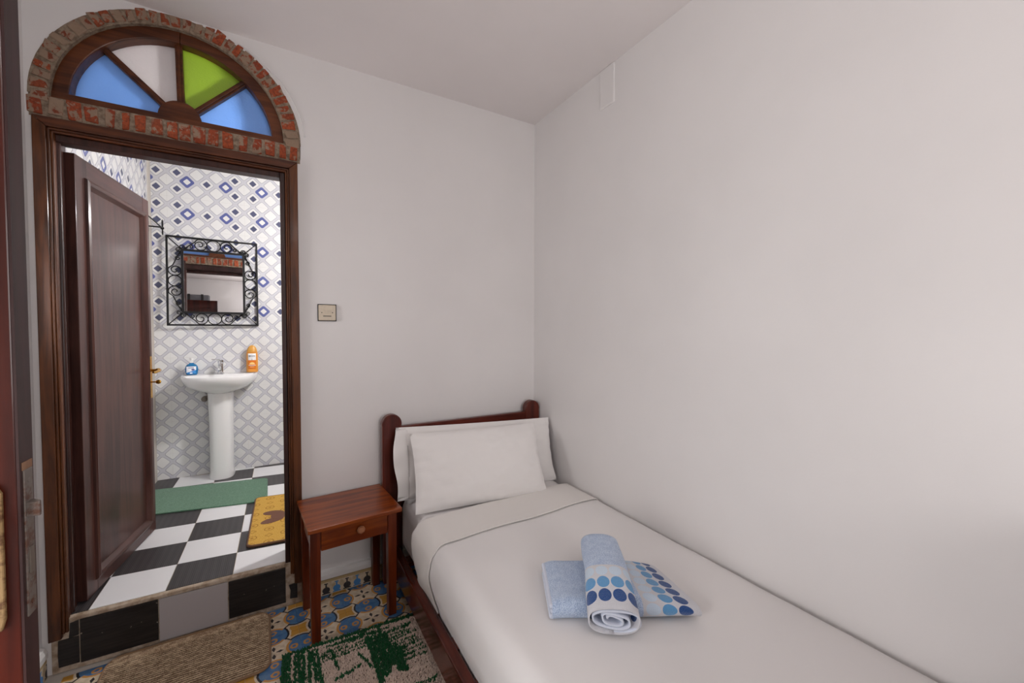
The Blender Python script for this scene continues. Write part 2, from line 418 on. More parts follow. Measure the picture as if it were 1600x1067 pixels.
ceiling = tag(MB().box(XL-.2, .2, YF-.2, WT, H, H+.12).build('ceiling', m_ceil), 'plain white bedroom ceiling', 'ceiling', kind='structure')
# frames of the two unseen windows, added to let in fill light
w2 = empty('added_window_2', (-.65, YF-.05, 1.6)); tag(w2, 'white framed window added in the unseen front wall for fill light', 'window', kind='structure')
for nm, bx_ in (('frame', (-.48, -.44, -.62, .62)), ('frame', (.44, .48, -.62, .62)), ('mullion', (-.015, .015, -.62, .62))):
    MB().box(bx_[0], bx_[1], -.03, .03, bx_[2], bx_[3]).build(nm, m_white, w2)
for z in (-.62, .58): MB().box(-.48, .48, -.03, .03, z, z+.04).build('frame', m_white, w2)
w3 = empty('added_window_3', (XL-.05, -.33, 1.62)); tag(w3, 'small white framed window added out of view in the left wall for light', 'window', kind='structure')
for y in (-.168, .148): MB().box(-.03, .03, y, y+.02, -.298, .298).build('frame', m_white, w3)
for z in (-.298, .278): MB().box(-.03, .03, -.148, .148, z, z+.02).build('frame', m_white, w3)

# floor: encaustic tiles laid a touch askew on a screed
floor = tag(MB().box(XL-.2, .2, YF-.2, WT, -.12, -.004).build('floor', m_grout), 'bedroom floor of patterned blue, gold and cream tiles', 'floor', kind='structure')
tm = MB().box(-.1061, .1061, -.1061, .1061, -.008, 0).mesh('floor_tile', m_cement_tile)
ta = math.radians(2.2); T0 = Vector((-1.1815, -.102, 0))
for i in range(-7, 8):
    for j in range(-14, 3):
        dx, dy = i*.2133, j*.2133
        p = T0+Vector((dx*math.cos(ta)-dy*math.sin(ta)*1.0, dx*math.sin(ta)+dy*math.cos(ta), 0))
        if p.x < XL+.02 or p.x > -.05 or p.y > -.06 or p.y < -3.2: continue
        o = link('floor_tile', tm, floor, p); o.rotation_euler.z = ta

# skirting
bb = tag(MB().box(-1.467, 0, -.012, -.0005, 0, .128).build('baseboard_back', m_cement), 'flask-patterned tile skirting on the wall behind the nightstand', 'skirting', kind='structure')
for k in range(7):
    x0 = -1.462+k*.2133; x1 = min(x0+.2115, -.002)
    MB().box(-.10575, -.10575+(x1-x0), -.006, .002, -.041, .041).build('skirting_tile', m_skirt, bb, (x0+.10575, -.013, .045))
MB().prism([(0, .09), (-.020, .09), (-.020, .112), (-.014, .13), (0, .136)], -1.465, 0, 'x').build('top_moulding', m_white, bb)
bl = tag(MB().box(XL+.0005, XL+.012, -1.49, -.016, 0, .128).build('baseboard_left', m_cement), 'flask-patterned tile skirting at the foot of the left wall', 'skirting', kind='structure')
for k in range(6):
    y1 = -.02-k*.2133; 
    o = MB().box(-.10575, .10575, -.006, .002, -.041, .041).build('skirting_tile', m_skirt, bl, (XL+.013, y1-.10575, .045)); o.rotation_euler.z = PI/2
MB().prism([(XL+.0005, .09), (XL+.022, .09), (XL+.022, .112), (XL+.015, .13), (XL+.0005, .136)], -1.49, -.016, 'y').build('top_moulding', m_white, bl)

# step up to the bathroom
ZB = .228
step = tag(MB().box(-2.402, -1.472, -.004, .12, 0, ZB-.004).build('wall_step', m_cement), 'raised doorstep faced with black and pale tiles', 'step', kind='structure')
for x0, x1, z0, z1, m in ((-2.3145, -2.0585, .022, .209, m_riser), (-2.0545, -1.7955, .012, .209, m_gtile), (-1.7915, -1.5475, .022, .207, m_riser),
                          (-2.346, -2.3185, .146, .209, m_riser), (-2.374, -2.3185, .026, .140, m_riser), (-1.5275, -1.494, .032, .112, m_riser)):
    cx, cz = (x0+x1)/2, (z0+z1)/2
    if x1-x0 < .06:
        j = lambda: random.uniform(-.007, .007)
        pl = [(x0-cx+j(), z0-cz+j()), (x1-cx, z0-cz), (x1-cx, z1-cz), (x0-cx+j(), z1-cz+j()), (x0-cx+j()*1.4, j())]
        MB().prism(pl, -.004, .004).build('riser_tile', m, step, (cx, -.006, cz))
    else:
        MB().box(x0-cx, x1-cx, -.004, .004, z0-cz, z1-cz).build('riser_tile', m, step, (cx, -.006, cz), bevel=.0015)
trim2 = tag(MB().box(-2.345, -1.548, -.010, .018, .211, .2285).build('trim_2', m_cement, bevel=.004), 'beige threshold strip along the edge of the step', 'threshold', kind='structure')

# ------------------------------------------------------------------ bathroom shell
YB = 1.835; XBL = -2.42; XBR = -.30; HB = 2.86
bfloor = tag(MB().box(XBL-.1, XBR+.1, .0185, YB+.1, .06, ZB-.003).build('floor_bathroom', m_grout2), 'black and white checkered bathroom floor', 'floor', kind='structure')
wbf = tag(MB().box(XBL-.1, XBR+.1, YB, YB+.12, .06, HB).build('wall_bathroom_far', m_grout), 'bathroom wall of white tiles with diamonds, behind the basin', 'wall', kind='structure')
wbl = tag(MB().box(XBL-.12, XBL, WT, YB, .06, HB).build('wall_bathroom_left', m_grout), 'bathroom side wall of white diamond tiles behind the open door', 'wall', kind='structure')
wbr = tag(MB().box(XBR, XBR+.12, WT, YB, .06, HB).build('wall_bathroom_right', plaster('beige_bathroom_wall', rgb(112, 102, 94), 40, .05, .6)), 'dark beige bathroom side wall out of sight, toned down to cut bounced light', 'wall', kind='structure')  # unseen wall darkened so less light bounces and the basin shadow shows
cb = tag(MB().box(XBL-.12, XBR+.12, WT, YB+.12, HB, HB+.1).build('ceiling_bathroom', plaster('grey_bathroom_ceiling', rgb(150, 144, 140), 40, .05, .8)), 'grey bathroom ceiling out of sight, toned down to cut bounced light', 'ceiling', kind='structure')  # unseen ceiling, its colour lowered too to weaken the bounce
# checkered floor tiles (columns straight, rows a few degrees off)
G = .2575
def fl(i, j, sk=.085):
    x = -2.036+.2595*i; y = .258*j+.008
    x += .009*y
    y -= (x+2.036)*sk*(1 if j > 0 else 0)
    return Vector((max(min(x, XBR), XBL), max(min(y, YB), .019), 0))
for i in range(-2, 7):
    for j in range(0, 8):
        q = [fl(i, j), fl(i+1, j), fl(i+1, j+1), fl(i, j+1)]
        c = sum(q, Vector())/4
        if (q[1]-q[0]).length < .012 or (q[3]-q[0]).length < .012: continue
        g = .0013
        def ins(p): d = c-p; return p+Vector((math.copysign(g, d.x), math.copysign(g, d.y), 0))-c
        q = [ins(p) for p in q]
        MB().hexa([(p.x, p.y, -.006) for p in q]+[(p.x, p.y, 0) for p in q]).build('floor_tile', m_black if (i+j) % 2 == 0 else m_wtile, bfloor, (c.x, c.y, ZB))
# wall tiles .52 x .261 with the diamond print; decor above z = 1.47
def wall_tiles(parent, n0, n1, place, clip):
    zc = 2.651; mats = {}
    for k in range(-1, 10):
        for i in range(n0, n1):
            c = .355+.52*i; z = zc-.261*k
            s0, s1 = max(c-.26, clip[0]), min(c+.26, clip[1]); z0, z1 = max(z-.1305, ZB), min(z+.1305, HB)
            if s1-s0 < .01 or z1-z0 < .01: continue
            m = m_dtile if z > 1.5 else m_ptile
            o = MB().box(s0-c+.0004, s1-c-.0004, -.0016, .002, z0-z+.0004, z1-z-.0004).build('wall_tile', m, parent); place(o, c, z)
def pf(o, c, z): o.location = (-2.416+c, YB-.0004, z)
wall_tiles(wbf, -1, 4, pf, (-.004, 2.11))
def pl_(o, c, z): o.location = (XBL+.0004, YB-c-.02, z); o.rotation_euler.z = PI/2
wall_tiles(wbl, -1, 4, pl_, (-.01, YB-WT-.02))

# ------------------------------------------------------------------ brick arch and soldier row
MB().prism(arc(CXA, CZA, .416, 0, PI, 36)+[(CXA+(.493 if math.cos(a) > 0 else .478)*math.cos(a), CZA+(RO+.001)*math.sin(a)) for a in [PI-PI*i/36 for i in range(37)]], -.002, WT-.001).build('mortar', m_mortar, wall_back, weld=False)
MB().box(-2.418, -1.454, -.002, WT-.001, 2.3075, 2.3955).build('mortar', m_mortar, wall_back)
def jit(a): return random.uniform(-a, a)
def brick(pts2, y0, y1, mat):
    """pts2: four (x,z) corners; an uneven brick through the thickness of the wall"""
    cx = sum(p[0] for p in pts2)/4; cz = sum(p[1] for p in pts2)/4
    P = [(p[0]-cx+jit(.0055), p[1]-cz+jit(.0055)) for p in pts2]
    v = [(x, y0+jit(.003), z) for x, z in P]+[(x*.99+jit(.002), y1+jit(.003), z*.99+jit(.002)) for x, z in P]
    MB().add(v, [(0, 1, 2, 3), (7, 6, 5, 4), (0, 4, 5, 1), (1, 5, 6, 2), (2, 6, 7, 3), (3, 7, 4, 0)]).build('brick', mat, wall_back, (cx, 0, cz), bevel=.004, seg=2)
a = -.03; k = 0
while a < PI+.03:
    w = random.uniform(.082, .104); a1 = min(a+w, PI+.06)
    ri, ro = .424+jit(.004), (.484 if math.cos((a+a1)/2) > 0 else .471)+jit(.006)
    cap = H-.004
    def P(r, t):
        z = CZA+r*math.sin(t); return (CXA+r*math.cos(t), min(z, cap))
    t0, t1 = a+.010, a1-.010
    brick([P(ri, t0), P(ro, t0), P(ro, t1), P(ri, t1)], -.007, WT+.002, m_brick_smear if (a > 1.2 or random.random() < .35) else m_brick)
    a = a1; k += 1
x = -2.420
while x < -1.462:
    w = random.uniform(.030, .044); x1 = min(x+w, -1.447)
    if x1-x > .02: brick([(x, 2.318), (x1, 2.318), (x1, 2.392), (x, 2.392)], -.006, WT+.002, m_brick if random.random() < .75 else m_brick_smear)
    x = x1+random.uniform(.010, .020)

# ------------------------------------------------------------------ fanlight (window_1)
win = empty('window_1', (CXA, .05, CZA)); tag(win, 'half-round wooden fanlight with blue, clear and green glass over the bathroom door', 'window', kind='structure')
def at_win(mb): 
    mb.v = [(p[0]-CXA, p[1]-.05, p[2]-CZA) for p in mb.v]; return mb
at_win(MB().prism(arc(CXA, CZA, .367, 0, PI/2-.012, 20)+arc(CXA, CZA, .421, PI/2-.012, 0, 20), .018, .105)).build('frame_arc', m_fan, win, bevel=.004)
at_win(MB().prism(arc(CXA, CZA, .367, PI/2-.010, PI, 20)+arc(CXA, CZA, .421, PI, PI/2-.010, 20), .018, .105)).build('frame_arc', m_fan, win, bevel=.004)
at_win(MB().box(-2.362, -1.524, .014, .11, 2.396, 2.428)).build('sill_bar', m_fan, win, bevel=.003)
at_win(MB().prism(arc(CXA-.002, 2.424, .080, 0, PI, 20), .022, .098)).build('hub', m_fan, win, bevel=.003)
for an in (45, 91, 137):
    t = math.radians(an); d = (math.cos(t), math.sin(t)); n = (-d[1], d[0])
    for off, wd, ya, yb in ((0, .0135, .045, .098), (0, .0055, .038, .10)):
        q = [(CXA+d[0]*r+n[0]*s*wd, 2.424+d[1]*r+n[1]*s*wd) for r, s in ((.072, -1), (.352, -1), (.352, 1), (.072, 1))]
        at_win(MB().prism(q, ya, yb)).build('glazing_bar', m_fan, win, bevel=.002)
for a0, a1, m, nm in ((1, 45, m_gblue, 'blue'), (45, 91, m_ggreen, 'green'), (91, 137, m_gwhite, 'clear'), (137, 179, m_gblue, 'blue')):
    q = [(CXA, 2.424)]+[(CXA+.362*math.cos(math.radians(a0+(a1-a0)*i/12)), 2.424+.346*math.sin(math.radians(a0+(a1-a0)*i/12))) for i in range(13)]
    tag(at_win(MB().prism(q, .070, .0735)).build('pane', m, win), nm+' textured glass pane')

# ------------------------------------------------------------------ bathroom door casing (trim_1)
tr = empty('trim_1', (-1.94, 0, 0)); tag(tr, 'dark brown moulded casing around the bathroom doorway', 'door frame', kind='structure')
def c_(mb, name, m, **k):
    mb.v = [(p[0]+1.94, p[1], p[2]) for p in mb.v]; return mb.build(name, m, tr, **k)
c_(MB().prism([(-2.406, .147), (-2.366, .150), (-2.366, 2.268), (-2.406, 2.306)], -.022, .0), 'casing_side', m_casing, bevel=.003)
c_(MB().prism([(-1.467, .112), (-1.506, .115), (-1.506, 2.268), (-1.467, 2.306)], -.022, .0), 'casing_side', m_casing, bevel=.003)
c_(MB().prism([(-2.406, 2.307), (-2.366, 2.269), (-1.506, 2.269), (-1.467, 2.307)], -.022, .0), 'casing_top', m_casing_x, bevel=.003)
for k_, (g, y) in enumerate(((0.0, -.017), (.009, -.012))):
    w = .009
    c_(MB().box(-2.366+g, -2.366+g+w, y, .01, .168, 2.268-g), 'bead', m_casing, bevel=.003)
    c_(MB().box(-1.506-g-w, -1.506-g, y, .01, .165, 2.268-g), 'bead', m_casing, bevel=.003)
    c_(MB().box(-2.366+g, -1.506-g, y, .01, 2.268-g-w, 2.268-g), 'bead', m_casing_x, bevel=.003)
c_(MB().box(-2.3655, -2.349, .0, .088, .225, 2.250), 'jamb', m_jamb, bevel=.004)
c_(MB().box(-2.402, -2.366, .002, .157, .229, 2.298), 'jamb', m_jamb)
c_(MB().box(-1.524, -1.547, .004, .06, .205, 2.250), 'jamb', m_jamb, bevel=.004)
c_(MB().box(-1.5245, -1.472, .002, .157, .1, 2.298), 'jamb', m_jamb)
c_(MB().box(-2.349, -1.547, .004, .06, 2.222, 2.250), 'header', m_jamb, bevel=.004)
c_(MB().box(-2.366, -1.5245, .002, .157, 2.250, 2.299), 'header', m_jamb)
c_(MB().tube([(-2.3495, .030, .232), (-2.3495, .030, 2.222)], .010, 8), 'stop_bead', m_jamb, smooth=60)

# ------------------------------------------------------------------ bathroom door leaf (door_1), hinged left, open inwards
A = Vector((-2.318, .088, 0)); B = Vector((-2.223, .789, 0)); td = (B-A).normalized()
d1 = empty('door_1', (A.x, A.y, .236)); d1.rotation_euler.z = math.atan2(td.y, td.x)
tag(d1, 'dark brown panelled bathroom door standing open', 'door', kind='structure')
LW, LH, LT = .712, 1.974, .036       # local: x along the leaf, y 0..LT away from the seen face, z up
MB().box(0, .085, 0, LT, 0, LH).build('stile', m_leaf, d1, bevel=.002)
MB().box(LW-.075, LW, 0, LT, 0, LH).build('stile', m_leaf, d1, bevel=.002)
MB().box(.0855, LW-.0755, 0, LT, 0, .075).build('rail', m_leaf_x, d1, bevel=.002)
MB().box(.0855, LW-.0755, 0, LT, LH-.105, LH).build('rail', m_leaf_x, d1, bevel=.002)
MB().box(.085, LW-.075, .010, LT-.010, .075, LH-.105).build('panel', m_leaf, d1)
x0, x1, z0, z1 = .068, LW-.054, .055, LH-.082
prof = [(0, 0), (.004, -.010), (.014, -.014), (.026, -.010), (.040, .009)]
def mould(side):
    mb = MB(); vs = []
    C = [(x0, z0, 1, 1), (x1, z0, -1, 1), (x1, z1, -1, -1), (x0, z1, 1, -1)]
    c0, c1 = C[side], C[(side+1) % 4]
    for cx, cz, sx, sz in (c0, c1):
        for w, y in prof: vs.append((cx+sx*w, y, cz+sz*w))
        vs.append((cx+sx*.040, .012, cz+sz*.040)); vs.append((cx, .003, cz))
    n = len(prof)+2
    mb.add(vs, [(i, (i+1) % n, (i+1) % n+n, i+n) for i in range(n)]+[tuple(range(n)), tuple(range(2*n-1, n-1, -1))])
    mb.build('moulding', m_leaf if side % 2 else m_leaf_x, d1, smooth=35)
for s in range(4): mould(s)
hz = 1.203-.236
MB().box(LW-.040, LW-.012, -.004, 0, hz-.165, hz+.085).build('handle_plate', m_brass, d1, bevel=.002)
hb = MB(); hb.tube([(LW-.024, -.004, hz), (LW-.024, -.034, hz)], .008, 10)
hb.tube([(LW-.024, -.034, hz), (LW-.030, -.046, hz), (LW-.060, -.050, hz-.002), (LW-.105, -.050, hz-.006), (LW-.120, -.046, hz-.004)], .0075, 10, taper=lambda t: 1.25-.45*t)
hb.lathe([(.001, -.012), (.010, -.010), (.013, 0), (.010, .010), (.001, .012)], (LW-.024, -.036, hz), 12)
hb.build('lever', m_brass, d1, smooth=50)
kb = MB(); kb.tube([(LW-.024, -.003, hz-.070), (LW-.024, -.022, hz-.070)], .0045, 8)
kb.lathe([(.001, -.013), (.010, -.009), (.013, 0), (.010, .009), (.001, .013)], (LW-.024, -.036, hz-.070), 14, .35, 1.1)
kb.build('key', m_brass, d1, smooth=50)

# ------------------------------------------------------------------ entrance door leaf (door_2), seen on edge at the left border
d2 = empty('door_2', (XL+.004, -1.50, .012)); tag(d2, 'reddish brown entrance door leaf seen edge-on at the left border', 'door', kind='structure')
EW = -1.9015-(XL+.004); EH = 2.09
MB().box(0, .085, -.02, .02, 0, EH).build('stile', m_entr, d2, bevel=.002)
MB().box(EW-.085, EW-.003, -.02, .02, 0, EH).build('stile', m_entr, d2, bevel=.002)
MB().box(EW-.003, EW, -.0195, .0195, 0, EH).build('stile_edge', m_entr_edge, d2)
for z0, z1 in ((0, .20), (.80, .93), (EH-.12, EH)): MB().box(.085, EW-.085, -.02, .02, z0, z1).build('rail', m_entr, d2, bevel=.002)
for z0, z1 in ((.20, .80), (.93, EH-.12)): MB().box(.085, EW-.085, -.008, .008, z0, z1).build('panel', m_entr, d2)
lz = 1.125-.012
MB().box(EW-.0005, EW+.0022, -.012, .012, lz-.112, lz+.112).build('lock_plate', m_lock, d2, bevel=.001)
MB().box(EW-.0005, EW+.001, -.0135, .0135, lz+.112, lz+.124).build('chipped_wood', wood('raw_wood', rgb(122, 92, 72), rgb(146, 112, 88), .8, 0, 'z'), d2)
MB().prism([(EW+.001, -.010), (EW+.016, -.010), (EW+.016, -.004), (EW+.002, .010), (EW+.001, .010)], lz+.040, lz+.062, 'z').build('latch_bolt', m_lock, d2, bevel=.001)
MB().box(EW+.0018, EW+.0035, -.006, .006, lz-.048, lz-.008).build('dead_bolt', m_steel, d2, bevel=.0005)
for z in (lz+.094, lz-.060, lz-.094): MB().tube([(EW+.001, 0, z), (EW+.003, 0, z)], .0038, 10).build('screw', m_lock, d2)
MB().prism([(EW-.062, lz-.118), (EW-.020, lz-.118), (EW-.016, lz-.10), (EW-.016, lz+.085), (EW-.022, lz+.098), (EW-.062, lz+.098)], -.026, -.020).build('handle_plate', m_plate, d2, bevel=.002)
MB().tube([(EW-.040, -.026, lz+.03), (EW-.040, -.058, lz+.03), (EW-.055, -.066, lz+.03), (EW-.15, -.066, lz+.026)], .008, 10).build('lever', m_plate, d2, smooth=50)
tr3 = empty('trim_3', (XL-.1, -1.98, 0)); tag(tr3, 'dark wooden lining of the entrance doorway', 'door frame', kind='structure')
MB().box(-.098, .099, DW[0]+1.98, DW[0]+2.005, 0, DW[2]).build('jamb', m_entr, tr3)
MB().box(-.098, .099, DW[1]+1.958, DW[1]+1.979, 0, DW[2]).build('jamb', m_entr, tr3)
MB().box(-.098, .099, DW[0]+2.005, DW[1]+1.958, DW[2]-.012, DW[2]).build('head', m_entr, tr3)

# ------------------------------------------------------------------ bed
bed = empty('single_bed', (-.53, -1.13, 0)); tag(bed, 'dark red wooden single bed frame with round-topped headboard posts', 'bed')
def bd(mb, name, m, **k):
    mb.v = [(p[0]+.53, p[1]+1.13, p[2]) for p in mb.v]; return mb.build(name, m, bed, **k)
def post(xc, y0, h, hw=.0545):
    q = [(xc-hw, 0), (xc+hw, 0), (xc+hw, h-.075)]
    for i in range(17):
        a = -.22+(PI+.44)*i/16; q.append((xc+(hw+.001)*math.cos(a), h-hw+(hw)*math.sin(a)))
    q += [(xc-hw, h-.075)]
    return MB().prism(q, y0, y0+.048)
for nm, y0, h in (('head', -.080, .966), ('foot', -2.372, 1.02)):
    for xc in (-1.010, -.061):
        if nm == 'foot' : xc = {-1.010: -1.004, -.061: -.066}[xc]
        bd(post(xc, y0, h), nm+'_post', m_bed_z, bevel=.006, smooth=40)
bd(MB().box(-.957, -.114, -.072, -.040, .42, .893), 'headboard_panel', m_bed, bevel=.005)
bd(MB().box(-.952, -.118, -2.364, -2.332, .32, .93), 'footboard_panel', m_bed, bevel=.005)
bd(MB().box(-1.022, -.978, -2.324, -.081, .078, .212), 'side_rail', m_bed_y, bevel=.006)
bd(MB().box(-.050, -.012, -2.324, -.081, .078, .212), 'side_rail', m_bed_y, bevel=.006)
for i in range(10):
    y = -.25-i*.225; bd(MB().box(-.977, -.051, y-.035, y+.035, .185, .205), 'slat', m_bed)

def rbox(cx, cy, cz, hx, hy, hz, r, nx=18, ny=44, amp=.0, seed=0):
    """rounded box as six welded grids"""
    mb = MB()
    def proj(p):
        q = Vector((max(-hx+r, min(hx-r, p.x)), max(-hy+r, min(hy-r, p.y)), max(-hz+r, min(hz-r, p.z))))
        d = p-q; d = d.normalized()*r if d.length > 1e-9 else Vector((0, 0, 0)); o = q+d
        if amp: o += d.normalized()*amp*noise.noise((o+Vector((seed, 0, 0)))*7)
        return (cx+o.x, cy+o.y, cz+o.z)
    def face(f, a, b_): mb.grid(f, a, b_)
    nz = 8
    face(lambda u, v: proj(Vector(((2*u-1)*hx, (2*v-1)*hy, hz))), nx, ny); face(lambda u, v: proj(Vector(((2*u-1)*hx, (2*v-1)*hy, -hz))), nx, ny)
    face(lambda u, v: proj(Vector(((2*u-1)*hx, hy, (2*v-1)*hz))), nx, nz); face(lambda u, v: proj(Vector(((2*u-1)*hx, -hy, (2*v-1)*hz))), nx, nz)
    face(lambda u, v: proj(Vector((hx, (2*u-1)*hy, (2*v-1)*hz))), ny, nz); face(lambda u, v: proj(Vector((-hx, (2*u-1)*hy, (2*v-1)*hz))), ny, nz)
    return mb
mt = rbox(0, 0, 0, .470, 1.115, .143, .05, amp=.003).build('mattress', m_sheet, None, (-.500, -1.203, .3495), smooth=60, weld=True)
tag(mt, 'white mattress in a fitted sheet, showing beside the pillows at the headboard', 'mattress')

# top sheet draped over the mattress, tucked behind the rail; profile across the bed from the wall side to the rail side
def sheet_fn(y_top, y_end, off, skew=.0, zlow=.165):
    path = [(-.014, .36), (-.012, .44), (-.016, .470), (-.034, .492), (-.07, .499)]
    for k in range(1, 12): path.append((-.07-.87*k/12, .4995+.004*math.sin(k*.9)))
    path += [(-.940, .497), (-.968, .489), (-.986, .472), (-.996, .445), (-1.000, .40), (-.996, .33), (-.982, .27), (-.966, .225), (-.958, zlow)]
    L = [0]
    for p, q in zip(path, path[1:]): L.append(L[-1]+math.hypot(q[0]-p[0], q[1]-p[1]))
    def fn(u, v):
        s = u*L[-1]; i = 0
        while i < len(L)-2 and L[i+1] < s: i += 1
        t = (s-L[i])/(L[i+1]-L[i]); x = path[i][0]+(path[i+1][0]-path[i][0])*t; z = path[i][1]+(path[i+1][1]-path[i][1])*t
        y = y_top+(y_end-y_top)*v+skew*(x+.5)
        side = max(0, min(1, (.475-z)/.12)); left = 1 if x < -.5 else 0
        wr = .004*noise.noise(Vector((x*3, y*4, 3.1)))+.0025*noise.noise(Vector((x*8, y*7, 9)))
        if left:
            x -= side*(.004+.012*noise.noise(Vector((y*3.2, z*2.0, 5)))+.006*noise.noise(Vector((y*11+z*5, 2, z*3))))*max(.15, min(1, (z-.20)/.12))
            # soft diagonal drape where the sheet is pulled tight below the fold
            dd = (y+.78)*.75+(z-.42)
            x -= .010*side*math.exp(-(dd/.05)**2)
        nx_, nz_ = (0, 1) if z > .47 else ((-1, 0) if left else (1, 0))
        bulge = .010*math.exp(-((y-y_top)/.03)**2) if off < .008 else 0
        return (x+nx_*(off) if left else min(x+nx_*off*.5, -.006), y, z+nz_*(off)+wr*(1 if z > .47 else 0)-bulge*.3)
    return fn
sh = MB().grid(sheet_fn(-.455, -2.325, .006), 70, 116).build('bed_sheet', m_sheet, smooth=70, recalc=False)
sh.modifiers.new('thick', 'SOLIDIFY').thickness = .0025
tag(sh, 'smooth white top sheet spread over the single bed, tucked in at the rail', 'sheet')
fo = MB()
f2 = sheet_fn(-.440, -.718, .0135, .035, .165)
def fold_fn(u, v):
    x, y, z = f2(u, v)
    e = v*2/.12
    k = .0055*(1-min(1, e))**2-.0025*max(0, (v-.93)/.07)
    if z > .45: z -= k
    return (x, y, z)
fd = fo.grid(fold_fn, 70, 40).build('turned_fold', m_fold, sh, smooth=70, recalc=False); fd.modifiers.new('thick', 'SOLIDIFY').thickness = .004
tag(fd, 'turned-down band at the head of the sheet')

def pillow(name, label, center, xa, ya, w, h, tf, tb, seed, flap=False):
    c = Vector(center); xa = Vector(xa).normalized(); ya = Vector(ya); ya = (ya-xa*ya.dot(xa)).normalized(); na = xa.cross(ya)   # na points to the viewer side or away
    if na.y > 0: na = -na
    N = 46; NV = 30
    def pt(u, v, t, sgn):
        a, b_ = 2*u-1, 2*v-1
        f = max(0, (1-abs(a)**3.2))**.55*max(0, (1-abs(b_)**2.6))**.6
        px = a*(w/2)*(1-.035*(1-b_*b_)); py = b_*(h/2)*(1-.018*(1-a*a))
        ed = max(abs(a), abs(b_))**2; wr = .007*noise.noise(Vector((a*3+seed, b_*3, seed)))+(.003+.006*ed)*noise.noise(Vector((a*9+seed, b_*4+a*3, 3)))+(.002+.006*ed)*noise.noise(Vector((a*5-b_*4, b_*11+seed, 7)))
        edge = (abs(a)**6)*.010*noise.noise(Vector((b_*6, seed, a)))
        return px, py, sgn*(t*f+wr*f**.3*(1 if sgn > 0 else .3))+edge
    mb = MB()
    for t, sg in ((tf, 1), (tb, -1)):
        def fn(u, v):
            px, py, pz = pt(u, v, t, sg); p = xa*px+ya*py+na*pz; return tuple(p)
        mb.grid(fn, N, NV)
    o = mb.build(name, m_pillow, None, c, smooth=70, weld=True)
    tag(o, label, 'pillow', 'pillows at the headboard')
    return o, xa, ya, na
p1, xa, ya, na = pillow('pillow', 'wide white pillow leaning on the wooden headboard behind the other pillow', (-.515, -.205, .692), (.955, -.115, -.022), (.01, .120, .36), .985, .395, .050, .045, 1.3)
hem = MB()
def hem_fn(u, v):
    # loose open end of the pillowcase at the left
    b_ = 2*v-1; a = u
    d = xa*(-.485-.018*a-.012*math.sin(b_*3+1)*a)+ya*(b_*.192*(1-.03*a))+na*((.026+.018*a)*(1-b_*b_)**.7+.006*math.sin(b_*9)*a)
    return tuple(d)
h1 = hem.grid(lambda u, v: tuple(Vector(hem_fn(u, v))+xa*.055*(1-u)), 10, 24).build('pillowcase_hem', m_pillow, p1, smooth=70, recalc=False)
h1.modifiers.new('thick', 'SOLIDIFY').thickness = .003
p2, *_ = pillow('pillow', 'white pillow propped in front, nearest to the folded sheet', (-.578, -.338, .686), (.745, -.085, -.005), (.015, .180, .37), .765, .414, .060, .035, 4.7)

# ------------------------------------------------------------------ towels on the bed
def on_bed(x, y): return .509
tw = empty('towel_lower', (-.555, -1.355, on_bed(0, 0)));
tw.name = 'folded_towel'; tw.rotation_euler.z = math.atan2(-.215, .40); tag(tw, 'light blue folded towel with dotted end lying under the rolled towel', 'towel')
TLn, TWd, TH = .450, .265, .060
def layer(z0, z1, lx0, lx1, wy, seed):
    """one folded layer: a flattened closed tube across the towel's width (y), rounded at its long folds"""
    ring = []
    hz_ = (z1-z0)/2; zc = (z0+z1)/2; hy = wy/2
    n = 10
    for i in range(n+1):
        a = -PI/2+PI*i/n; ring.append((hy-hz_+hz_*math.cos(a), zc+hz_*math.sin(a)))
    for i in range(1, 8): ring.append((hy-hz_-(2*hy-2*hz_)*i/8, z1))
    for i in range(n+1):
        a = PI/2+PI*i/n; ring.append((-hy+hz_+hz_*math.cos(a), zc+hz_*math.sin(a)))
    for i in range(1, 8): ring.append((-hy+hz_+(2*hy-2*hz_)*i/8, z0))
    ring.append(ring[0])
    L = [0]
    for p, q in zip(ring, ring[1:]): L.append(L[-1]+math.hypot(q[0]-p[0], q[1]-p[1]))
    nv = 30; mb = MB()
    def fn(u, v):
        i = min(int(round(u*(len(ring)-1))), len(ring)-1); y, z = ring[i]; x = lx0+(lx1-lx0)*v
        end = max(0, 1-(lx1-x)/.16); e0 = max(0, 1-(x-lx0)/.03)
        zz = z0+(z-z0)*(1-.38*end**1.3-.12*e0*e0)+.003*noise.noise(Vector((x*14, y*14, seed)))*(1 if z > zc else .2)
        yy = y*(1-.0*end)+.006*noise.noise(Vector((x*9, seed, z*20)))
        xx = x+(.035*end*(y/hy)*-1 if end > 0 else 0)
        return (xx, yy, max(zz, .0015+z0*.2))
    mb.grid(fn, len(ring)-1, nv, lambda u, v: (L[min(int(round(u*(len(ring)-1))), len(ring)-1)], (lx1-lx0)*(1-v)))
    for jj in (0, nv):
        base = jj*len(ring); mb.f.append(tuple(base+i for i in range(len(ring)-1)))
    return mb
layer(.001, .062, -TLn/2, TLn/2, TWd, 2).build('folded_body', m_towel, tw, smooth=60)
for z0, z1, e in ((.004, .019, .010), (.021, .036, .006), (.038, .052, .011)):
    MB().box(-TLn/2-e, -TLn/2+.03, -TWd/2+.012, TWd/2-.012, z0, z1).build('folded_layer', m_towel_in, tw, bevel=.006, seg=3)
rl = empty('rolled_towel', (-.580, -1.350, on_bed(0, 0)+.064)); ax = Vector((-.245, -.350, 0)).normalized()
rl.rotation_euler.z = math.atan2(ax.y, ax.x); tag(rl, 'light blue rolled towel with dotted end lying across the folded towel', 'towel')
RLn = .395
def droop(t): 
    return -.046*max(0, (t-.62)/.38)**1.4
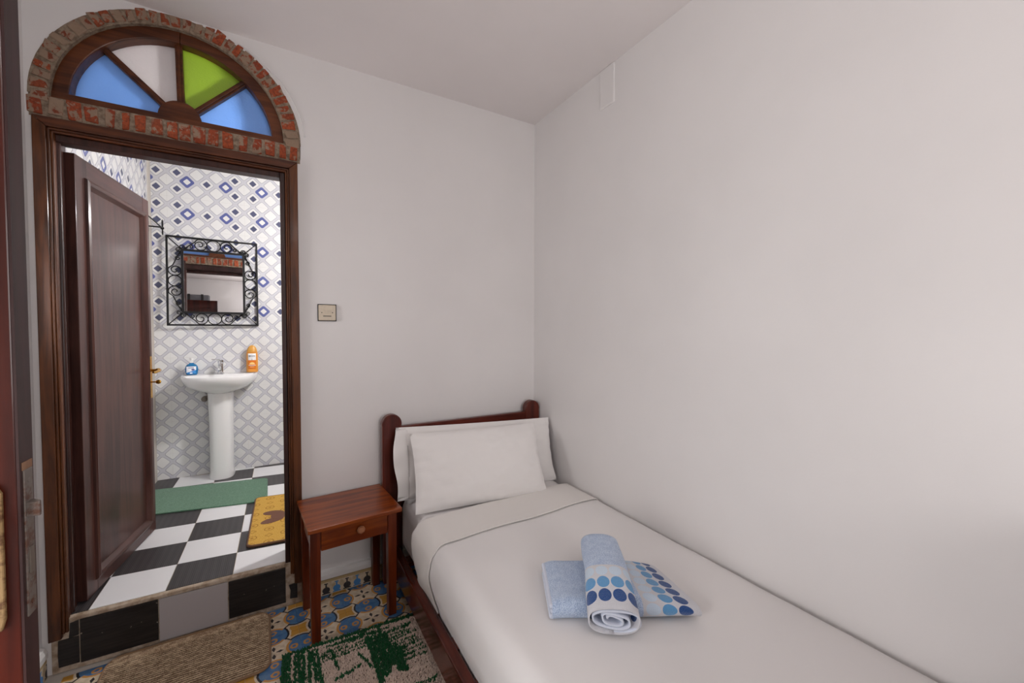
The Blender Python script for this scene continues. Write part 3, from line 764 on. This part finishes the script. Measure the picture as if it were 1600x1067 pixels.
def roll_ring(hx, hz_, n=40):
    return [(hx*math.copysign(abs(math.cos(a))**.75, math.cos(a)), hz_+hz_*math.copysign(abs(math.sin(a))**.8, math.sin(a))) for a in [2*PI*i/n-PI/2 for i in range(n+1)]]
rr = roll_ring(.071, .036)
L = [0]
for p, q in zip(rr, rr[1:]): L.append(L[-1]+math.hypot(q[0]-p[0], q[1]-p[1]))
def roll_fn(u, v):
    i = min(int(round(u*(len(rr)-1))), len(rr)-1); y, z = rr[i]; t = v
    back = max(0, 1-t/.08); k = 1-.45*back**2.2
    wob = 1+.05*noise.noise(Vector((t*3, i*.2, 2)))
    return (-RLn/2+RLn*t, y*k*wob*(1+.10*t), .036+(z-.036)*k*wob*(1+.12*t)+droop(t))
mb = MB().grid(roll_fn, len(rr)-1, 30, lambda u, v: (L[min(int(round(u*(len(rr)-1))), len(rr)-1)]+.012, RLn*(1-v)))
mb.f.append(tuple(range(len(rr)-1)))
ob = mb.build('outer_wrap', m_towel, rl, smooth=60, recalc=True); mo_ = ob.modifiers.new('thick', 'SOLIDIFY'); mo_.thickness = .004; mo_.offset = -1
# spiral of inner layers seen at the front end
sp = MB(); n = 110; ringv = []
for i in range(n+1):
    th = 2*PI*2.75*i/n; s = 1-.74*i/n
    y = .0815*s*math.copysign(abs(math.cos(th-PI/2))**.8, math.cos(th-PI/2)); z = .036+.0415*s*math.copysign(abs(math.sin(th-PI/2))**.85, math.sin(th-PI/2))
    y += .006*math.sin(th*1.3); z += .004*math.sin(th*1.15+1)-.004*math.sin(y*60)*(i/n)
    ringv.append((y, z))
def sp_fn(u, v):
    i = min(int(round(u*n)), n); y, z = ringv[i]; 
    return (RLn/2-.05+.047*v+.002*math.sin(i*.35), y, z+droop(1))
si = sp.grid(sp_fn, n, 4).build('inner_spiral', m_towel_in, rl, smooth=70, recalc=False); si.modifiers.new('thick', 'SOLIDIFY').thickness = .0055
bk = [(RLn/2-.045, p[0]*1.05, .036+(p[1]-.036)*1.05+droop(.9)) for p in rr[:-1]]
MB().add(bk, [tuple(range(len(bk)))]).build('inner_core', m_towel_in, rl)

# ------------------------------------------------------------------ nightstand
ns = empty('nightstand', (-1.265, -.217, 0)); ns.rotation_euler.z = math.radians(4.2); tag(ns, 'small reddish brown wooden nightstand with one drawer beside the bed', 'nightstand')
hw, hd, zt = .2125, .193, .560
MB().box(-hw, hw, -hd, hd, zt-.020, zt).build('top', m_night, ns, bevel=.003)
def leg(x, y):
    w = .0225; t = .019
    v = [(x+sx*t, y+sy*t, 0) for sx, sy in ((-1, -1), (1, -1), (1, 1), (-1, 1))]+[(x+sx*w, y+sy*w, zt-.0205) for sx, sy in ((-1, -1), (1, -1), (1, 1), (-1, 1))]
    MB().hexa(v).build('leg', m_night_leg, ns, bevel=.002)
lx, lyf, lyb = hw-.036, -hd+.080, hd-.034
for x, y in ((-lx, -hd+.066), (lx, -hd+.066), (-lx, lyb), (lx, lyb)): leg(x, y)
fy = -hd+.066
MB().box(-lx-.012, -lx+.008, fy+.0225, lyb-.0225, zt-.135, zt-.0205).build('side_apron', m_night_leg, ns)
MB().box(lx-.008, lx+.012, fy+.0225, lyb-.0225, zt-.135, zt-.0205).build('side_apron', m_night_leg, ns)
MB().box(-lx+.0225, lx-.0225, lyb-.01, lyb+.01, zt-.135, zt-.0205).build('back_apron', m_night_leg, ns)
dr = MB().box(-lx+.024, lx-.024, fy-.020, fy+.010, zt-.130, zt-.0215).build('drawer', m_night, ns, bevel=.002)
M_kn = wood('drawer_knob_wood', rgb(146, 92, 62), rgb(172, 116, 82), .45, .2, 'x')
kv = MB().lathe([(.006, 0), (.008, .008), (.0175, .013), (.0195, .020), (.014, .028), (.001, .030)], (0, 0, 0), 8)
kv.v = [(x+.020, fy-.020-z, zt-.070+y) for x, y, z in kv.v]
kv.build('knob', M_kn, dr)

# ------------------------------------------------------------------ light switch
sw = empty('light_switch', (-1.334, -.0005, 1.539)); tag(sw, 'square cream light switch on the wall beside the doorway', 'switch')
MB().box(-.0465, .0465, -.005, 0, -.0455, .0455).build('gasket', m_dark, sw)
MB().box(-.0425, .0425, -.011, -.004, -.0415, .0415).build('plate', m_cream, sw, bevel=.003)
MB().hexa([(-.019, -.0105, -.016), (.019, -.0105, -.016), (.019, -.009, -.016), (-.019, -.009, -.016), (-.019, -.0135, .016), (.019, -.0135, .016), (.019, -.009, .016), (-.019, -.009, .016)]).build('rocker', m_cream, sw)
MB().box(-.020, .020, -.0114, -.009, -.0205, -.0165).build('rocker_gap', m_dark, sw)
for x in (-.0265, .0265): MB().tube([(x, -.010, 0), (x, -.012, 0)], .0026, 10).build('screw', m_dark, sw)

# ------------------------------------------------------------------ floor mats
# corded door mat against the step
MX, MY = .305, .205
dm = empty('door_mat', (-1.918, -.232, 0)); dm.rotation_euler.z = math.radians(1.0)
tag(dm, 'brown ribbed door mat with bound edges at the foot of the step', 'mat')
def rrect(hx, hy, r, n=6):
    q = []
    for cx, cy, a0 in ((hx-r, hy-r, 0), (-hx+r, hy-r, PI/2), (-hx+r, -hy+r, PI), (hx-r, -hy+r, 1.5*PI)):
        q += [(cx+r*math.cos(a0+PI/2*i/n), cy+r*math.sin(a0+PI/2*i/n)) for i in range(n+1)]
    return q
nr = 30
def cord_fn(u, v):
    y = -MY+.012+(2*MY-.024)*v; r = .045; yy = abs(y)-(MY-.008-r); xr = MX-.008-(r-math.sqrt(max(0, r*r-max(0, yy)**2)) if yy > 0 else 0)
    x = (2*u-1)*xr
    return (x, y+.0015*noise.noise(Vector((x*20, y*30, 1))), .0026+.0074*math.sin(PI*v*nr)**2+.0008*noise.noise(Vector((x*120, y*60, 0)))+.012*max(0, (v-.9)/.1)**2)
MB().grid(cord_fn, 60, nr*8).build('ribbed_pile', m_cord, dm, smooth=80, recalc=False)
MB().prism(rrect(MX-.004, MY-.004, .045), .0012, .004, 'z').build('backing', m_matbrown, dm)
rp = [(x, y, .006+.012*max(0, (y/MY-.8)/.2)**2) for x, y in rrect(MX-.004, MY-.006, .045)]
MB().tube(rp, .0052, 8, closed=True).build('binding', m_cordtrim, dm, smooth=60)

# shag rug beside the bed: backing plus single tufts in two colours
RW, RL_ = .66, 1.05
rug = empty('shag_rug', (-1.262, -.917, 0)); rug.rotation_euler.z = math.radians(-2.6); tag(rug, 'green and beige shag rug along the side of the bed', 'rug')
MB().box(-RW/2, RW/2, -RL_/2, RL_/2, .0005, .006).build('backing', m_rugbase, rug)
strokes = []
random.seed(21)
def st(u0, v0, u1, v1, w): strokes.append((u0, v0, u1, v1, w))
for i in range(7): st(.03+.018*i+jit(.004), .02+jit(.02), .035+.02*i+jit(.01), .28+jit(.1)+(.1 if i < 3 else 0), .006+.004*random.random()) # left comb
st(.0, .0, .02, 1.05, .028); st(0, .008, .66, .008, .013)
for i in range(4): st(.16+jit(.01), .075+.016*i, .34+jit(.02), .052+.020*i, .004)
for i in range(6): st(.17+.035*i, .03+jit(.01), .30+.03*i, .045+jit(.012), .005)
st(.19, .06, .215, .19, .006); st(.30, .145, .345, .25, .007); st(.20, .245, .30, .215, .007)
for i in range(11): st(.355+.012*i+jit(.005), .085+.01*i*(i > 6)+jit(.014), .365+.013*i+jit(.006), .32+jit(.06)-.006*i, .0105)
for i in range(13): st(.40+jit(.03), .065+.018*i+jit(.006), .525+.05*random.random(), .055+.018*i+jit(.008), .0042)
st(.375, .03, .385, .10, .006); st(.40, .02, .41, .09, .006); st(.345, .06, .37, .30, .012)
for k in range(3):
    v0 = .42+.2*k
    for i in range(8): st(.08+.02*i+jit(.01), v0+jit(.02), .09+.02*i, v0+.14+jit(.03), .006)
    for i in range(9): st(.33+.02*i+jit(.01), v0+.03+jit(.02), .34+.02*i, v0+.15+jit(.03), .008)
    for i in range(6): st(.30, v0+.02*i, .55+jit(.05), v0+.02*i+jit(.01), .004)
def is_green(u, v):
    for u0, v0, u1, v1, w in strokes:
        dx, dy = u1-u0, v1-v0; t = max(0, min(1, ((u-u0)*dx+(v-v0)*dy)/(dx*dx+dy*dy)))
        if (u-u0-t*dx)**2+(v-v0-t*dy)**2 < (w*(.75+.5*noise.noise(Vector((u*70, v*70, 4)))))**2: return True
    return False
PG, PBg = MB(), MB(); st_ = .0056
nu, nv = int(RW/st_), int(RL_/st_)
for i in range(nu):
    for j in range(nv):
        u, v = (i+.5+jit(.35))*st_, (j+.5+jit(.35))*st_
        g = is_green(u, v); mb = PG if g else PBg
        x, y = -RW/2+u, RL_/2-v; h = random.uniform(.013, .019) if g else random.uniform(.010, .014); r = .0042
        lxx, lyy = jit(.005), jit(.005); a0 = random.random()*2
        vs = [(x+r*math.cos(a0+2.1*k), y+r*math.sin(a0+2.1*k), .005) for k in range(3)]+[(x+lxx+.5*r*math.cos(a0+2.1*k), y+lyy+.5*r*math.sin(a0+2.1*k), h) for k in range(3)]
        mb.add(vs, [(0, 1, 4, 3), (1, 2, 5, 4), (2, 0, 3, 5), (3, 4, 5)])
for mb, m, nm in ((PG, m_pgreen, 'green_pile'), (PBg, m_pbeige, 'beige_pile')): tag(mb.build(nm, m, rug, recalc=False), kind='stuff')
random.seed(11)

# bathroom mats
def skew_mat(name, label, quad, th, m, trim, r=.03):
    c = sum((Vector((*p, 0)) for p in quad), Vector())/4; e = empty(name, (c.x, c.y, ZB)); tag(e, label, 'mat')
    Q = [Vector((*p, 0))-c for p in quad]
    def bil(a, b_): return Q[0]*(1-a)*(1-b_)+Q[1]*a*(1-b_)+Q[2]*a*b_+Q[3]*(1-a)*b_
    wx = (Q[1]-Q[0]).length; wy = (Q[3]-Q[0]).length
    out = [bil(.5+x/wx, .5+y/wy) for x, y in rrect(wx/2, wy/2, r)]
    out2 = [(p.x, p.y) for p in out]
    MB().prism([(p[0]*.992, p[1]*.992) for p in out2], .001, th, 'z').build('pile', m, e, bevel=.002)
    MB().tube([(p[0], p[1], th*.5+.0005) for p in out2], th*.5, 6, closed=True).build('binding', trim, e, smooth=60)
    return e, c
gm, _ = skew_mat('bath_mat', 'plain green bath mat lying before the wash basin', [(-2.405, 1.075), (-1.648, .935), (-1.655, 1.440), (-2.405, 1.575)], .009, m_matgreen, m_matgreen)
ym, yc = skew_mat('bath_mat', 'mustard yellow bath mat with brown trim just inside the doorway', [(-1.730, .262), (-1.19, .205), (-1.19, .93), (-1.715, 1.005)], .015, m_matyel, m_matbrown)
lob = []
for k in range(40):
    t = 2*PI*k/40
    lob.append(t)
def blob(cx, cy, rx, ry, rot=0):
    q = []
    for t in lob:
        x, y = rx*math.cos(t), ry*math.sin(t); q.append((cx+x*math.cos(rot)-y*math.sin(rot), cy+x*math.sin(rot)+y*math.cos(rot)))
    return q
for q_, args in enumerate(((-1.605, .665, .062, .034, -.35), (-1.610, .548, .066, .036, .30), (-1.575, .606, .045, .055, 0))):
    MB().prism([(x-yc.x, y-yc.y) for x, y in blob(*args)], .0135, .0160+.0004*q_, 'z').build('brown_motif', m_motif, ym)
MB().box(-1.58-yc.x, -1.40-yc.x, .568-yc.y, .645-yc.y, .0135, .0158).build('brown_motif', m_motif, ym)

# ------------------------------------------------------------------ wash basin
BX = -1.982; RZ = 1.078
wb = empty('wash_basin', (BX, YB-.0075, ZB)); tag(wb, 'white pedestal wash basin against the tiled bathroom wall', 'wash basin')
dz = ZB
def dsec(hx, y0, depth, n=28, p=2.6):
    """D outline: straight at the wall, rounded at the front; y0 wall side"""
    q = [(hx, y0)]
    for i in range(n+1):
        a = PI*i/n; cx, sy = math.cos(a), math.sin(a)
        q.append((hx*math.copysign(abs(cx)**(2/p), cx), y0-depth*abs(sy)**(2/p)))
    q.append((-hx, y0)); return q
def loft(secs):
    mb = MB(); n = len(secs[0][0])
    for q, z in secs: mb.v += [(x, y, z) for x, y in q]
    for i in range(len(secs)-1):
        for k in range(n): mb.f.append((i*n+k, i*n+(k+1) % n, (i+1)*n+(k+1) % n, (i+1)*n+k))
    mb.f.append(tuple(range(n))[::-1]); mb.f.append(tuple((len(secs)-1)*n+k for k in range(n)))
    return mb
Z = RZ-dz
secs = [(dsec(.085, -.06, .17, p=2.2), Z-.150), (dsec(.12, -.03, .22, p=2.2), Z-.140), (dsec(.185, -.005, .30), Z-.115), (dsec(.240, 0, .375), Z-.075), (dsec(.258, 0, .405), Z-.035), (dsec(.262, 0, .412), Z-.010), (dsec(.258, 0, .408), Z),
        (dsec(.235, -.115, .275), Z-.004), (dsec(.205, -.135, .235), Z-.045), (dsec(.12, -.17, .15), Z-.085)]
loft(secs).build('bowl', m_porc, wb, smooth=50)
loft([(dsec(.088, -.055, .165, p=3), 0), (dsec(.088, -.055, .165, p=3), .02), (dsec(.082, -.06, .158, p=3), .06), (dsec(.082, -.06, .158, p=3), .45), (dsec(.090, -.055, .165, p=3), Z-.148)]).build('pedestal', m_porc, wb, smooth=50)
tp = MB(); tp.lathe([(.024, 0), (.024, .006), (.019, .010), (.018, .085), (.021, .088), (.021, .112), (.012, .117), (.001, .118)], (.0, -.070, Z), 18)
tp.tube([(0, -.075, Z+.052), (0, -.11, Z+.06), (0, -.165, Z+.055), (0, -.178, Z+.045)], .011, 10)
tp.build('tap', m_chrome, wb, smooth=45)
MB().tube([(0, -.075, Z+.112), (-.02, -.085, Z+.118), (-.058, -.10, Z+.121)], .0055, 8).build('tap_lever', m_chrome, wb, smooth=45)
vl = MB(); vl.tube([(-.118, -.001, .640), (-.118, -.045, .640)], .022, 14); vl.tube([(-.118, -.03, .640), (-.118, -.06, .64)], .012, 12); vl.tube([(-.118, -.04, .640), (-.085, -.05, .68), (-.06, -.07, .75)], .006, 8)
vl.build('stop_valve', m_steel, wb, smooth=45)

# soap dispenser
def soap_mat():
    M = Mat('clear_blue_soap', rgb(40, 130, 190), .08, .5); M.b.inputs['Transmission Weight'].default_value = .35; return M.m
sd = empty('soap_dispenser', (BX-.192, YB-.085, RZ+.0005)); tag(sd, 'small blue soap dispenser with white pump on the left of the basin', 'soap dispenser')
body = loft([([(.040*math.cos(2*PI*k/28)*s, .024*math.sin(2*PI*k/28)*s) for k in range(28)], z) for s, z in ((.82, 0), (.92, .004), (1.0, .020), (1.08, .045), (1.0, .066), (.78, .082), (.42, .090), (.36, .098))])
body.build('bottle', soap_mat(), sd, smooth=50)
MB().lathe([(.013, .098), (.013, .112), (.006, .114), (.006, .122), (.011, .123), (.012, .134), (.004, .137)], (0, 0, 0), 16).tube([(0, 0, .130), (.0, -.030, .131), (0, -.036, .124)], .0048, 8).build('pump', m_plastic, sd, smooth=45)
def label_mat():
    M = Mat('soap_label', rgb(232, 236, 242), .35); x, y, z = M.xyz(M.coord('Object'))
    c = M.mix((z < (x*.35+.030)), rgb(236, 238, 244), rgb(36, 128, 200)); c = M.mix(((z-.058).abs() < .0028)*(x.abs() < .018), c, rgb(70, 80, 110))
    c = M.mix(hyp(x-.012, (z-.043)*1.6) < .011, c, rgb(58, 60, 130)); c = M.mix(((z-.016).abs() < .005)*(x.abs() < .008), c, rgb(236, 238, 244)); M.color(c); return M.m
lb = MB(); lb.grid(lambda u, v: ((2*u-1)*.032, -.0262*math.sqrt(max(0, 1-((2*u-1)*.032/.044)**2))-.0008, .009+.060*v), 14, 6)
lo = lb.build('label', label_mat(), sd, smooth=60, recalc=False); lo.modifiers.new('t', 'SOLIDIFY').thickness = .0006
# shampoo bottle
sb = empty('shampoo_bottle', (BX+.222, YB-.060, RZ+.0005)); tag(sb, 'tall orange shampoo bottle on the right of the basin', 'bottle')
M_or = Mat('orange_plastic', rgb(222, 150, 62), .3, .5).m
loft([([(.043*math.cos(2*PI*k/28)*s, .023*math.sin(2*PI*k/28)*(s**.5)) for k in range(28)], z) for s, z in ((.93, 0), (1.0, .006), (1.0, .10), (.97, .150), (.90, .178))]).build('bottle', M_or, sb, smooth=50)
loft([([(.043*math.cos(2*PI*k/28)*s, .023*math.sin(2*PI*k/28)*s) for k in range(28)], z) for s, z in ((.895, .1785), (.80, .198), (.62, .216), (.38, .228), (.1, .232))]).build('cap', Mat('amber_cap', rgb(214, 156, 70), .35).m, sb, smooth=50)
def lab2():
    M = Mat('shampoo_label', rgb(240, 240, 240), .35); x, y, z = M.xyz(M.coord('Object'))
    c = M.mix((z < .104), rgb(242, 242, 244), rgb(226, 122, 30)); c = M.mix((hyp(x, (z-.068)*1.1) < .020)*(z > .068), c, rgb(250, 214, 140))
    c = M.mix(((z-.060).abs() < .002)*(x.abs() < .026), c, rgb(240, 236, 230)); c = M.mix(((z-.055).abs() < .0016)*(x.abs() < .020), c, rgb(90, 60, 90))
    c = M.mix(((z-.047).abs() < .0016)*(x.abs() < .014), c, rgb(246, 200, 150)); c = M.mix((x.abs() < .0012)*((z-.110).abs() < .008), c, rgb(50, 45, 50)); M.color(c); return M.m
def lab2fn(u, v):
    x = (2*u-1)*.029; return (x, -.0232*math.sqrt(max(0, 1-(x/.043)**2))-.0006, .026+.136*v)
l2 = MB().grid(lab2fn, 12, 8).build('label', lab2(), sb, smooth=60, recalc=False); l2.modifiers.new('t', 'SOLIDIFY').thickness = .0004
fc = bpy.data.curves.new('lettering', 'FONT'); fc.body = 'BOX'; fc.size = .022; fc.align_x = 'CENTER'; fc.extrude = .0003
fo_ = bpy.data.objects.new('lettering_source', fc); COL.objects.link(fo_); bpy.context.view_layer.update()
tme = bpy.data.meshes.new_from_object(fo_.evaluated_get(bpy.context.evaluated_depsgraph_get())); bpy.data.objects.remove(fo_, do_unlink=True)
tme.materials.clear(); tme.materials.append(Mat('lettering_ink', rgb(44, 40, 58), .5).m)
to = link('lettering', tme, sb, (0, -.0245, .132)); to.rotation_euler.x = PI/2

# ------------------------------------------------------------------ wrought iron mirror
MS0, MS1, MZ0, MZ1 = .094, .700, 1.483, 2.194
mw, mh = (MS1-MS0), (MZ1-MZ0); gi = .0965; giz = .102
mr = empty('wall_mirror', (-2.416+(MS0+MS1)/2, YB-.034, (MZ0+MZ1)/2)); mr.rotation_euler = (math.radians(-2.0), 0, math.radians(3.8))
tag(mr, 'square mirror in a black wrought-iron scroll frame above the basin', 'mirror')
hx, hz2 = mw/2, mh/2; ix, iz = hx-gi, hz2-giz
def rect_frame(hx, hz, r): 
    mb = MB(); 
    mb.box(-hx-r, hx+r, -r, r, hz-r, hz+r); mb.box(-hx-r, hx+r, -r, r, -hz-r, -hz+r); mb.box(-hx-r, -hx+r, -r, r, -hz+r, hz-r); mb.box(hx-r, hx+r, -r, r, -hz+r, hz-r); return mb
rect_frame(hx, hz2, .0065).build('outer_frame', m_iron, mr); rect_frame(ix, iz, .0085).build('inner_frame', m_iron, mr)
MB().box(-ix+.006, ix-.006, -.003, .003, -iz+.006, iz-.006).build('mirror_glass', m_mirror, mr)
MB().box(-ix+.004, ix-.004, .0035, .007, -iz+.004, iz-.004).build('backing_board', m_dark, mr)
def spiral(cx, cz, r0, a0, turns, sgn, n=26):
    return [(cx+r0*(1-.8*i/n)*math.cos(a0+sgn*turns*2*PI*i/n), 0, cz+r0*(1-.8*i/n)*math.sin(a0+sgn*turns*2*PI*i/n)) for i in range(n+1)]
def side_scrolls(L, half, place):
    """one side of the frame: ring in the middle, a big scroll on each side; local x along the side, z outward, half = gap/2"""
    R = half-.006
    def put(nm, pts, r=.0042, closed=False):
        MB().tube([place(p) for p in pts], r, 6, closed).build(nm, m_iron, mr, smooth=60)
    put('ring', [(R*1.02*math.cos(2*PI*i/28), 0, R*math.sin(2*PI*i/28)) for i in range(28)], closed=True)
    for s in (-1, 1):
        # tail rising from the inner corner to the outer bar, then one curl that winds inwards beside the ring
        cx = s*R*2.02
        path = [(s*L*.97, 0, -half+.005), (s*L*.86, 0, -half*.55), (s*(R*2.9), 0, half*.28), (s*R*2.52, 0, R*.80)]
        for i in range(1, 46):
            th = math.radians(60)+math.radians(13.5)*i; k = 1.0 if i < 13 else max(.16, 1-.84*(i-13)/30)
            path.append((cx+s*R*k*math.cos(th)*(1.0), 0, R*k*math.sin(th)*1.0-(1-k)*R*.10))
        put('scroll', path)
        # small curl lying against the inner bar beside the tail
        c2 = (s*L*.72, -half*.42); small = [(s*L*.99, 0, -half+.006), (s*L*.88, 0, -half*.80)]
        for i in range(24):
            th = math.radians(20)+math.radians(20)*i; k = max(.22, 1-.80*i/23); small.append((c2[0]+s*.017*k*math.cos(th), 0, c2[1]+.017*k*math.sin(th)))
        put('scroll', small, .0036)
hg = gi/2
for s in (1, -1):
    side_scrolls(ix, giz/2, lambda p, s=s: (p[0], p[1], s*(iz+giz/2+p[2])))
    side_scrolls(iz, hg, lambda p, s=s: (s*(ix+hg+p[2]), p[1], p[0]))
for sx in (-1, 1):
    for sz in (-1, 1):
        MB().tube([(sx*ix, 0, sz*iz), (sx*hx, 0, sz*hz2)], .0042, 6).build('corner_brace', m_iron, mr)
        for q in (1, -1):
            da = math.atan2(sz, sx)+q*math.radians(52); r0 = .020; c = (sx*(ix+.004)+r0*math.cos(da), sz*(iz+.004)+r0*math.sin(da))
            MB().tube(spiral(c[0], c[1], r0, da+PI, 1.55, -q), .0038, 6).build('curl', m_iron, mr, smooth=60)

# iron rail along the bathroom side wall with its end bracket
rod = empty('iron_rail', (XBL+.003, 1.70, 2.238)); tag(rod, 'thin black iron rail on a bracket beside the mirror', 'rail')
MB().tube([(.082, .035, 0), (.082, -.80, 0)], .0045, 8).build('rod', m_iron, rod, smooth=60)
MB().box(0, .006, -.018, .018, -.040, .040).build('wall_plate', m_iron, rod, bevel=.003)
MB().tube([(.004, 0, 0), (.082, 0, 0)], .0055, 8).build('arm', m_iron, rod, smooth=60)
MB().box(0, .006, -.818, -.782, -.040, .040).build('wall_plate', m_iron, rod, bevel=.003)
MB().tube([(.004, -.80, 0), (.082, -.80, 0)], .0055, 8).build('arm', m_iron, rod, smooth=60)
MB().lathe([(.001, -.012), (.010, -.007), (.012, 0), (.010, .007), (.001, .012)], (.082, .035, 0), 12).build('finial', m_iron, rod, smooth=60)
MB().tube([(.082+.0*i, .040+.016*math.cos(t), .036+.028*math.sin(t)) for i, t in enumerate([2*PI*k/18 for k in range(18)])], .0032, 6, closed=True).build('loop', m_iron, rod, smooth=60)
MB().tube([(.082, .040+.012*math.cos(t), -.030+.020*math.sin(t)) for t in [2*PI*k/18 for k in range(18)]], .0032, 6, closed=True).build('loop', m_iron, rod, smooth=60)

# ------------------------------------------------------------------ bathroom pendant lamp (out of sight behind the wall, lights the bathroom)
lamp = empty('pendant_lamp', (-.80, .50, 2.26)); tag(lamp, 'small round white pendant lamp in the bathroom', 'lamp')
ge = Mat('lamp_globe', (1, 1, 1, 1), .3); ge.b.inputs['Emission Color'].default_value = (1.0, .985, .98, 1); ge.b.inputs['Emission Strength'].default_value = 600
MB().lathe([(.002, -.055), (.035, -.045), (.055, -.015), (.055, .015), (.035, .045), (.002, .055)], (0, 0, 0), 24).build('globe', ge.m, lamp, smooth=60)
MB().tube([(0, 0, .055), (0, 0, HB-2.261)], .006, 8).build('cable', m_plastic, lamp)

# ------------------------------------------------------------------ wardrobe seen in the mirror
wd = empty('wardrobe', (-2.15, YF+.31, 0)); tag(wd, 'dark wooden wardrobe seen only in the bathroom mirror', 'wardrobe')
MB().box(-.265, .265, -.29, .27, .05, 2.24).build('body', m_ward, wd, bevel=.004)
MB().box(-.275, .275, -.295, .29, 2.24, 2.29).build('cornice', m_ward, wd, bevel=.006)
for x0, x1 in ((-.26, -.003), (.003, .26)):
    d = MB().box(x0, x1, .27, .29, .08, 2.22).build('door', m_ward, wd, bevel=.003)
    MB().box(x0+.05, x1-.05, .288, .296, .2, 2.1).build('panel', m_ward, d, bevel=.004)
    MB().lathe([(.006, 0), (.014, .012), (.001, .02)], (0, 0, 0), 10).build('knob', m_brass, d, (x1-.03 if x0 < -.1 else x0+.03, .29, 1.1)).rotation_euler.x = -PI/2
MB().box(-.275, .275, -.295, .27, 0, .05).build('plinth', m_ward, wd)
cs = empty('suitcase', (-2.16, YF+.30, 2.2905)); tag(cs, 'grey case lying on top of the wardrobe, seen in the mirror', 'suitcase')
m_case = Mat('grey_case', rgb(92, 92, 96), .5).m
MB().box(-.22, .21, -.18, .20, .001, .20).build('shell', m_case, cs, bevel=.03, seg=3)
for x in (-.11, .09): MB().box(x-.02, x+.02, -.183, .206, .0, .206).build('strap', m_dark, cs)

# ------------------------------------------------------------------ unseen fill lamp added behind the camera to brighten the mirrored front wall
lamp2 = empty('added_fill_lamp', (-1.25, -3.25, 2.62)); tag(lamp2, 'round white fill lamp added under the bedroom ceiling, unseen behind the camera', 'lamp')
ge2 = Mat('fill_lamp_globe', (1, 1, 1, 1), .3); ge2.b.inputs['Emission Color'].default_value = (1.0, .95, .935, 1); ge2.b.inputs['Emission Strength'].default_value = 44
MB().lathe([(.002, -.085), (.05, -.072), (.085, -.025), (.09, .010), (.07, .05)], (0, 0, 0), 24).build('globe', ge2.m, lamp2, smooth=60)
MB().lathe([(.075, .05), (.085, .058), (.085, H-2.62-.001)], (0, 0, 0), 24).build('base', m_plastic, lamp2, smooth=45)
